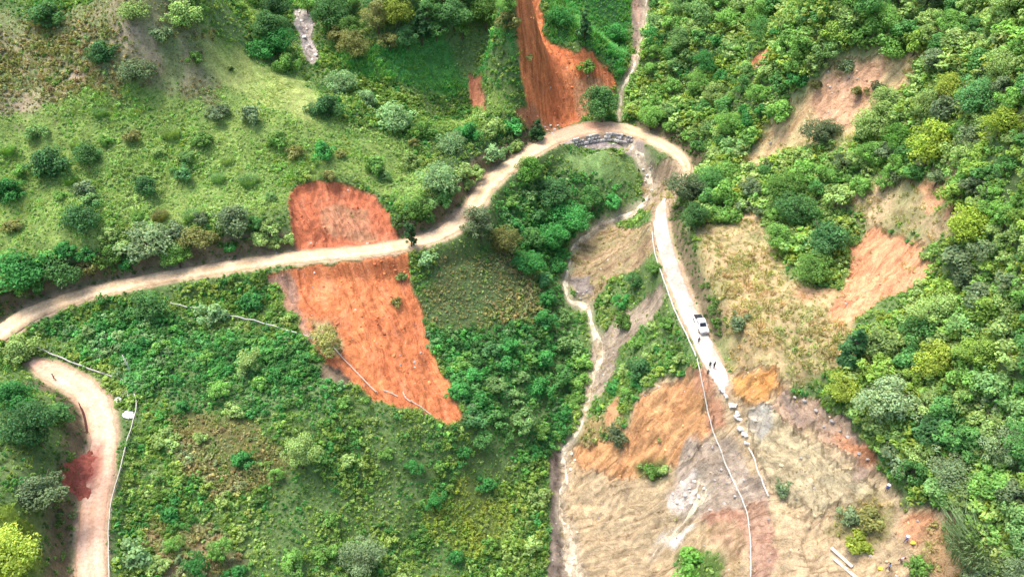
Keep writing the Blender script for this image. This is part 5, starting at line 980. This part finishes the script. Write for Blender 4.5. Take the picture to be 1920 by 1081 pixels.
# ------------------------------------------------------------------ people
def person(px, py, label, shirt, trousers, face=0.0, lean=.1, stride=.25, arms=(.3, -.3), hat=None, hair=(.015, .012, .01), bend=0.0):
    base = drop(px, py)[0]
    V = []; E = []; Rr = []; T = []
    def v(p, r, t): V.append(Vector(p)); Rr.append(r); T.append(t); return len(V) - 1
    def ch(i, pts):
        for p, r, t in pts: j = v(p, r, t); E.append((i, j)); i = j
        return i
    fw = lean + bend; up_ = lambda h, f=1.0: (0, math.sin(fw) * h * f, .92 + math.cos(fw) * h * f)
    pel = v((0, 0, .92), .14, 2); ab = ch(pel, [(up_(.2), .135, 1), (up_(.38), .16, 1)]); nk = ch(ab, [(up_(.5), .1, 1), (up_(.57), .055, 0)])
    hd = ch(nk, [(up_(.66), .085, 0), (up_(.74), .1, 0), (up_(.81), .075, 0)]); hc_ = Vector(up_(.72)); ch(hd - 1, [(hc_ + Vector((0, .115, 0)), .02, 0)])
    for s_, a in zip((-1, 1), arms):
        sh = Vector(up_(.46)) + Vector((s_ * .18, 0, 0)); el = sh + Vector((s_ * .07, math.sin(a) * .28, -math.cos(a) * .28)); wr_ = el + Vector((s_ * .01, math.sin(a + .4) * .25, -math.cos(a + .4) * .25))
        w_ = ch(ab, [(sh, .062, 1), (el, .045, 1 if s_ > 0 else 0), (wr_, .03, 0)]); dr = (wr_ - el).normalized(); pm = wr_ + dr * .07; pj = v(pm, .034, 0); E.append((w_, pj)); sd2 = Vector((0, 1, 0)).cross(dr).normalized() if abs(dr.y) < .9 else Vector((0, 0, 1)); sd2 = dr.cross(Vector((s_, 0, 0))).normalized()
        for k in range(4):
            b0 = pm + dr * .035 + sd2 * (k - 1.5) * .02; ch(pj, [(b0, .0095, 0), (b0 + dr * (.035, .043, .04, .03)[k] + Vector((-s_ * .008, 0, 0)), .008, 0), (b0 + dr * (.055, .068, .062, .046)[k] + Vector((-s_ * .022, 0, 0)), .007, 0)])
        ch(w_, [(wr_ + dr * .035 + sd2 * .035, .011, 0), (wr_ + dr * .075 + sd2 * .055 + Vector((-s_ * .01, 0, 0)), .009, 0)])
    for s_ in (-1, 1):
        st_ = stride * s_; hip = Vector((s_ * .1, 0, .86)); kn = hip + Vector((s_ * .01, math.sin(st_ + .12) * .43, -math.cos(st_ + .12) * .43)); an = kn + Vector((0, math.sin(st_ - .15) * .4, -math.cos(st_ - .15) * .38)); ch(pel, [(hip, .1, 2), (kn, .062, 2), (an, .045, 2), (an + Vector((s_ * .01, .03, -.045)), .04, 3), (an + Vector((s_ * .02, .17, -.05)), .032, 3)])
    lowz = min(q.z for q in V) - .03; V2 = [q - Vector((0, 0, lowz)) for q in V]
    me = bpy.data.meshes.new('person'); me.from_pydata(V2, E, []); o = link('person', me); sk = o.modifiers.new('skin', 'SKIN'); sk.use_smooth_shade = True; o.modifiers.new('sub', 'SUBSURF').levels = 1
    for i, sv in enumerate(me.skin_vertices[0].data): sv.radius = (Rr[i], Rr[i] * (.72 if T[i] == 1 and Rr[i] > .09 else 1)); sv.use_root = (i == 0)
    dg = bpy.context.evaluated_depsgraph_get(); ev = o.evaluated_get(dg); m2 = bpy.data.meshes.new_from_object(ev); o.modifiers.clear(); o.data = m2
    key = str(label); mats = [plain('skin', (.36, .2, .13), .6, 0, .05), plain('shirt', shirt, .8, 0, .15, 9), plain('trousers', trousers, .85, 0, .15, 9), plain('shoe', (.04, .035, .03), .6)]
    m2.materials.clear()
    for m in mats: m2.materials.append(m)
    Va = np.array(V2); mid_ = np.array([(Va[a] + Va[b]) / 2 for a, b in E]); et = [T[b] for a, b in E]; q_ = np.array([p.center for p in m2.polygons])
    allp = np.vstack([Va, mid_]); allt = np.array(T + et); rad = np.array(Rr + [Rr[b] for a, b in E])
    dd = np.linalg.norm(q_[:, None] - allp[None], axis=2) - rad[None] * .8; m2.polygons.foreach_set('material_index', allt[dd.argmin(1)].astype(np.int32)); m2.polygons.foreach_set('use_smooth', np.ones(len(m2.polygons), bool)); m2.update()
    o.location = base + np.array((0, 0, .04)); o.rotation_euler = (0, 0, face); tag(o, label, 'person')
    hcn = Vector(up_(.76)) - Vector((0, 0, lowz))
    if hat is not None:
        mb = MB(); n = 16; ring = [[(math.cos(6.2832 * k / n) * r_, math.sin(6.2832 * k / n) * r_, z) for k in range(n)] for r_, z in ((.26, .0), (.255, .03), (.12, .13), (.02, .2))]
        mb.add([p for rg in ring for p in rg], [(j * n + k, j * n + (k + 1) % n, (j + 1) * n + (k + 1) % n, (j + 1) * n + k) for j in range(3) for k in range(n)] + [tuple(range(3 * n, 4 * n)), tuple(range(n))[::-1]]); h_ = mb.build('hat', plain('hat', hat, .7, 0, .1), o); h_.location = hcn + Vector((0, 0, .02)); h_.rotation_euler = (-fw * .7, 0, 0)
    else:
        bm = bmesh.new(); bmesh.ops.create_uvsphere(bm, u_segments=14, v_segments=9, radius=.112)
        for q in bm.verts: q.co.z *= .95; q.co.y -= .018 if q.co.z < .03 else .004
        bmesh.ops.delete(bm, geom=[q for q in bm.verts if q.co.z < -.02 and q.co.y > -.03], context='VERTS'); hm = bpy.data.meshes.new('hair'); bm.to_mesh(hm); bm.free(); hm.materials.append(plain('hair', hair, .6)); h_ = link('hair', hm, o); h_.location = hcn
    return o
person(1661, 921, 'person in blue jacket and pale hat standing at the upper collapse edge', (.12, .17, .5), (.05, .06, .12), 2.6, .1, .2, (.5, .3), (.72, .7, .66))
person(1697, 1017, 'person in violet blue top and white hat standing on the orange patch', (.22, .2, .5), (.08, .08, .2), 1.9, .15, .25, (.6, .2), (.8, .78, .76))
person(1686, 1053, 'person in pale pink top bending beside the blue shirted person', (.62, .42, .44), (.09, .04, .05), -2.4, .25, .3, (.8, .6), None, (.015, .012, .01), .35)
person(1664, 1068, 'person in bright blue shirt standing lowest in the collapse', (.04, .2, .6), (.03, .05, .12), 1.2, .1, .25, (.5, .1), None)
person(1309, 645, 'dark clothed person standing on the road just below the pickup truck', (.05, .05, .06), (.03, .03, .04), 3.0, .05, .12, (.15, -.1))
person(1330, 690, 'left person of the dark pair near the broken road end', (.05, .07, .06), (.03, .03, .04), 2.9, .05, .12, (.2, .1))
person(1338, 691, 'right person of the dark pair near the broken road end', (.06, .06, .05), (.04, .035, .03), 3.4, .05, .1, (.15, .2))
person(1326, 705, 'person in grey standing last before the broken road end', (.14, .14, .15), (.05, .05, .06), 3.1, .08, .15, (.3, .1))
person(104, 714, 'dark clothed person walking on the lower road at the far bend', (.04, .03, .03), (.025, .02, .02), -.8, .05, .2, (.25, -.2))
for x, y, lab in ((1712, 1018, 'yellow bundle lying right of the violet topped person'), (1651, 1066, 'yellow bundle lying left of the blue shirted person')):
    bm = bmesh.new(); bmesh.ops.create_icosphere(bm, subdivisions=2, radius=.34); rng = random.Random(int(x))
    for v in bm.verts: v.co = Vector((v.co.x * 1.3, v.co.y * .9, max(v.co.z * .75, -.16))) * rng.uniform(.9, 1.1)
    for v in bm.verts:
        if v.co.x > .3: v.co.y *= .45; v.co.z *= .6
    me = bpy.data.meshes.new('bundle'); bm.to_mesh(me); bm.free(); me.materials.append(plain('yellow_cloth', (.6, .5, .06), .8)); o = link('bundle', me); o.location = drop(x, y)[0] + np.array((0, 0, .16)); tag(o, lab, 'bundle')
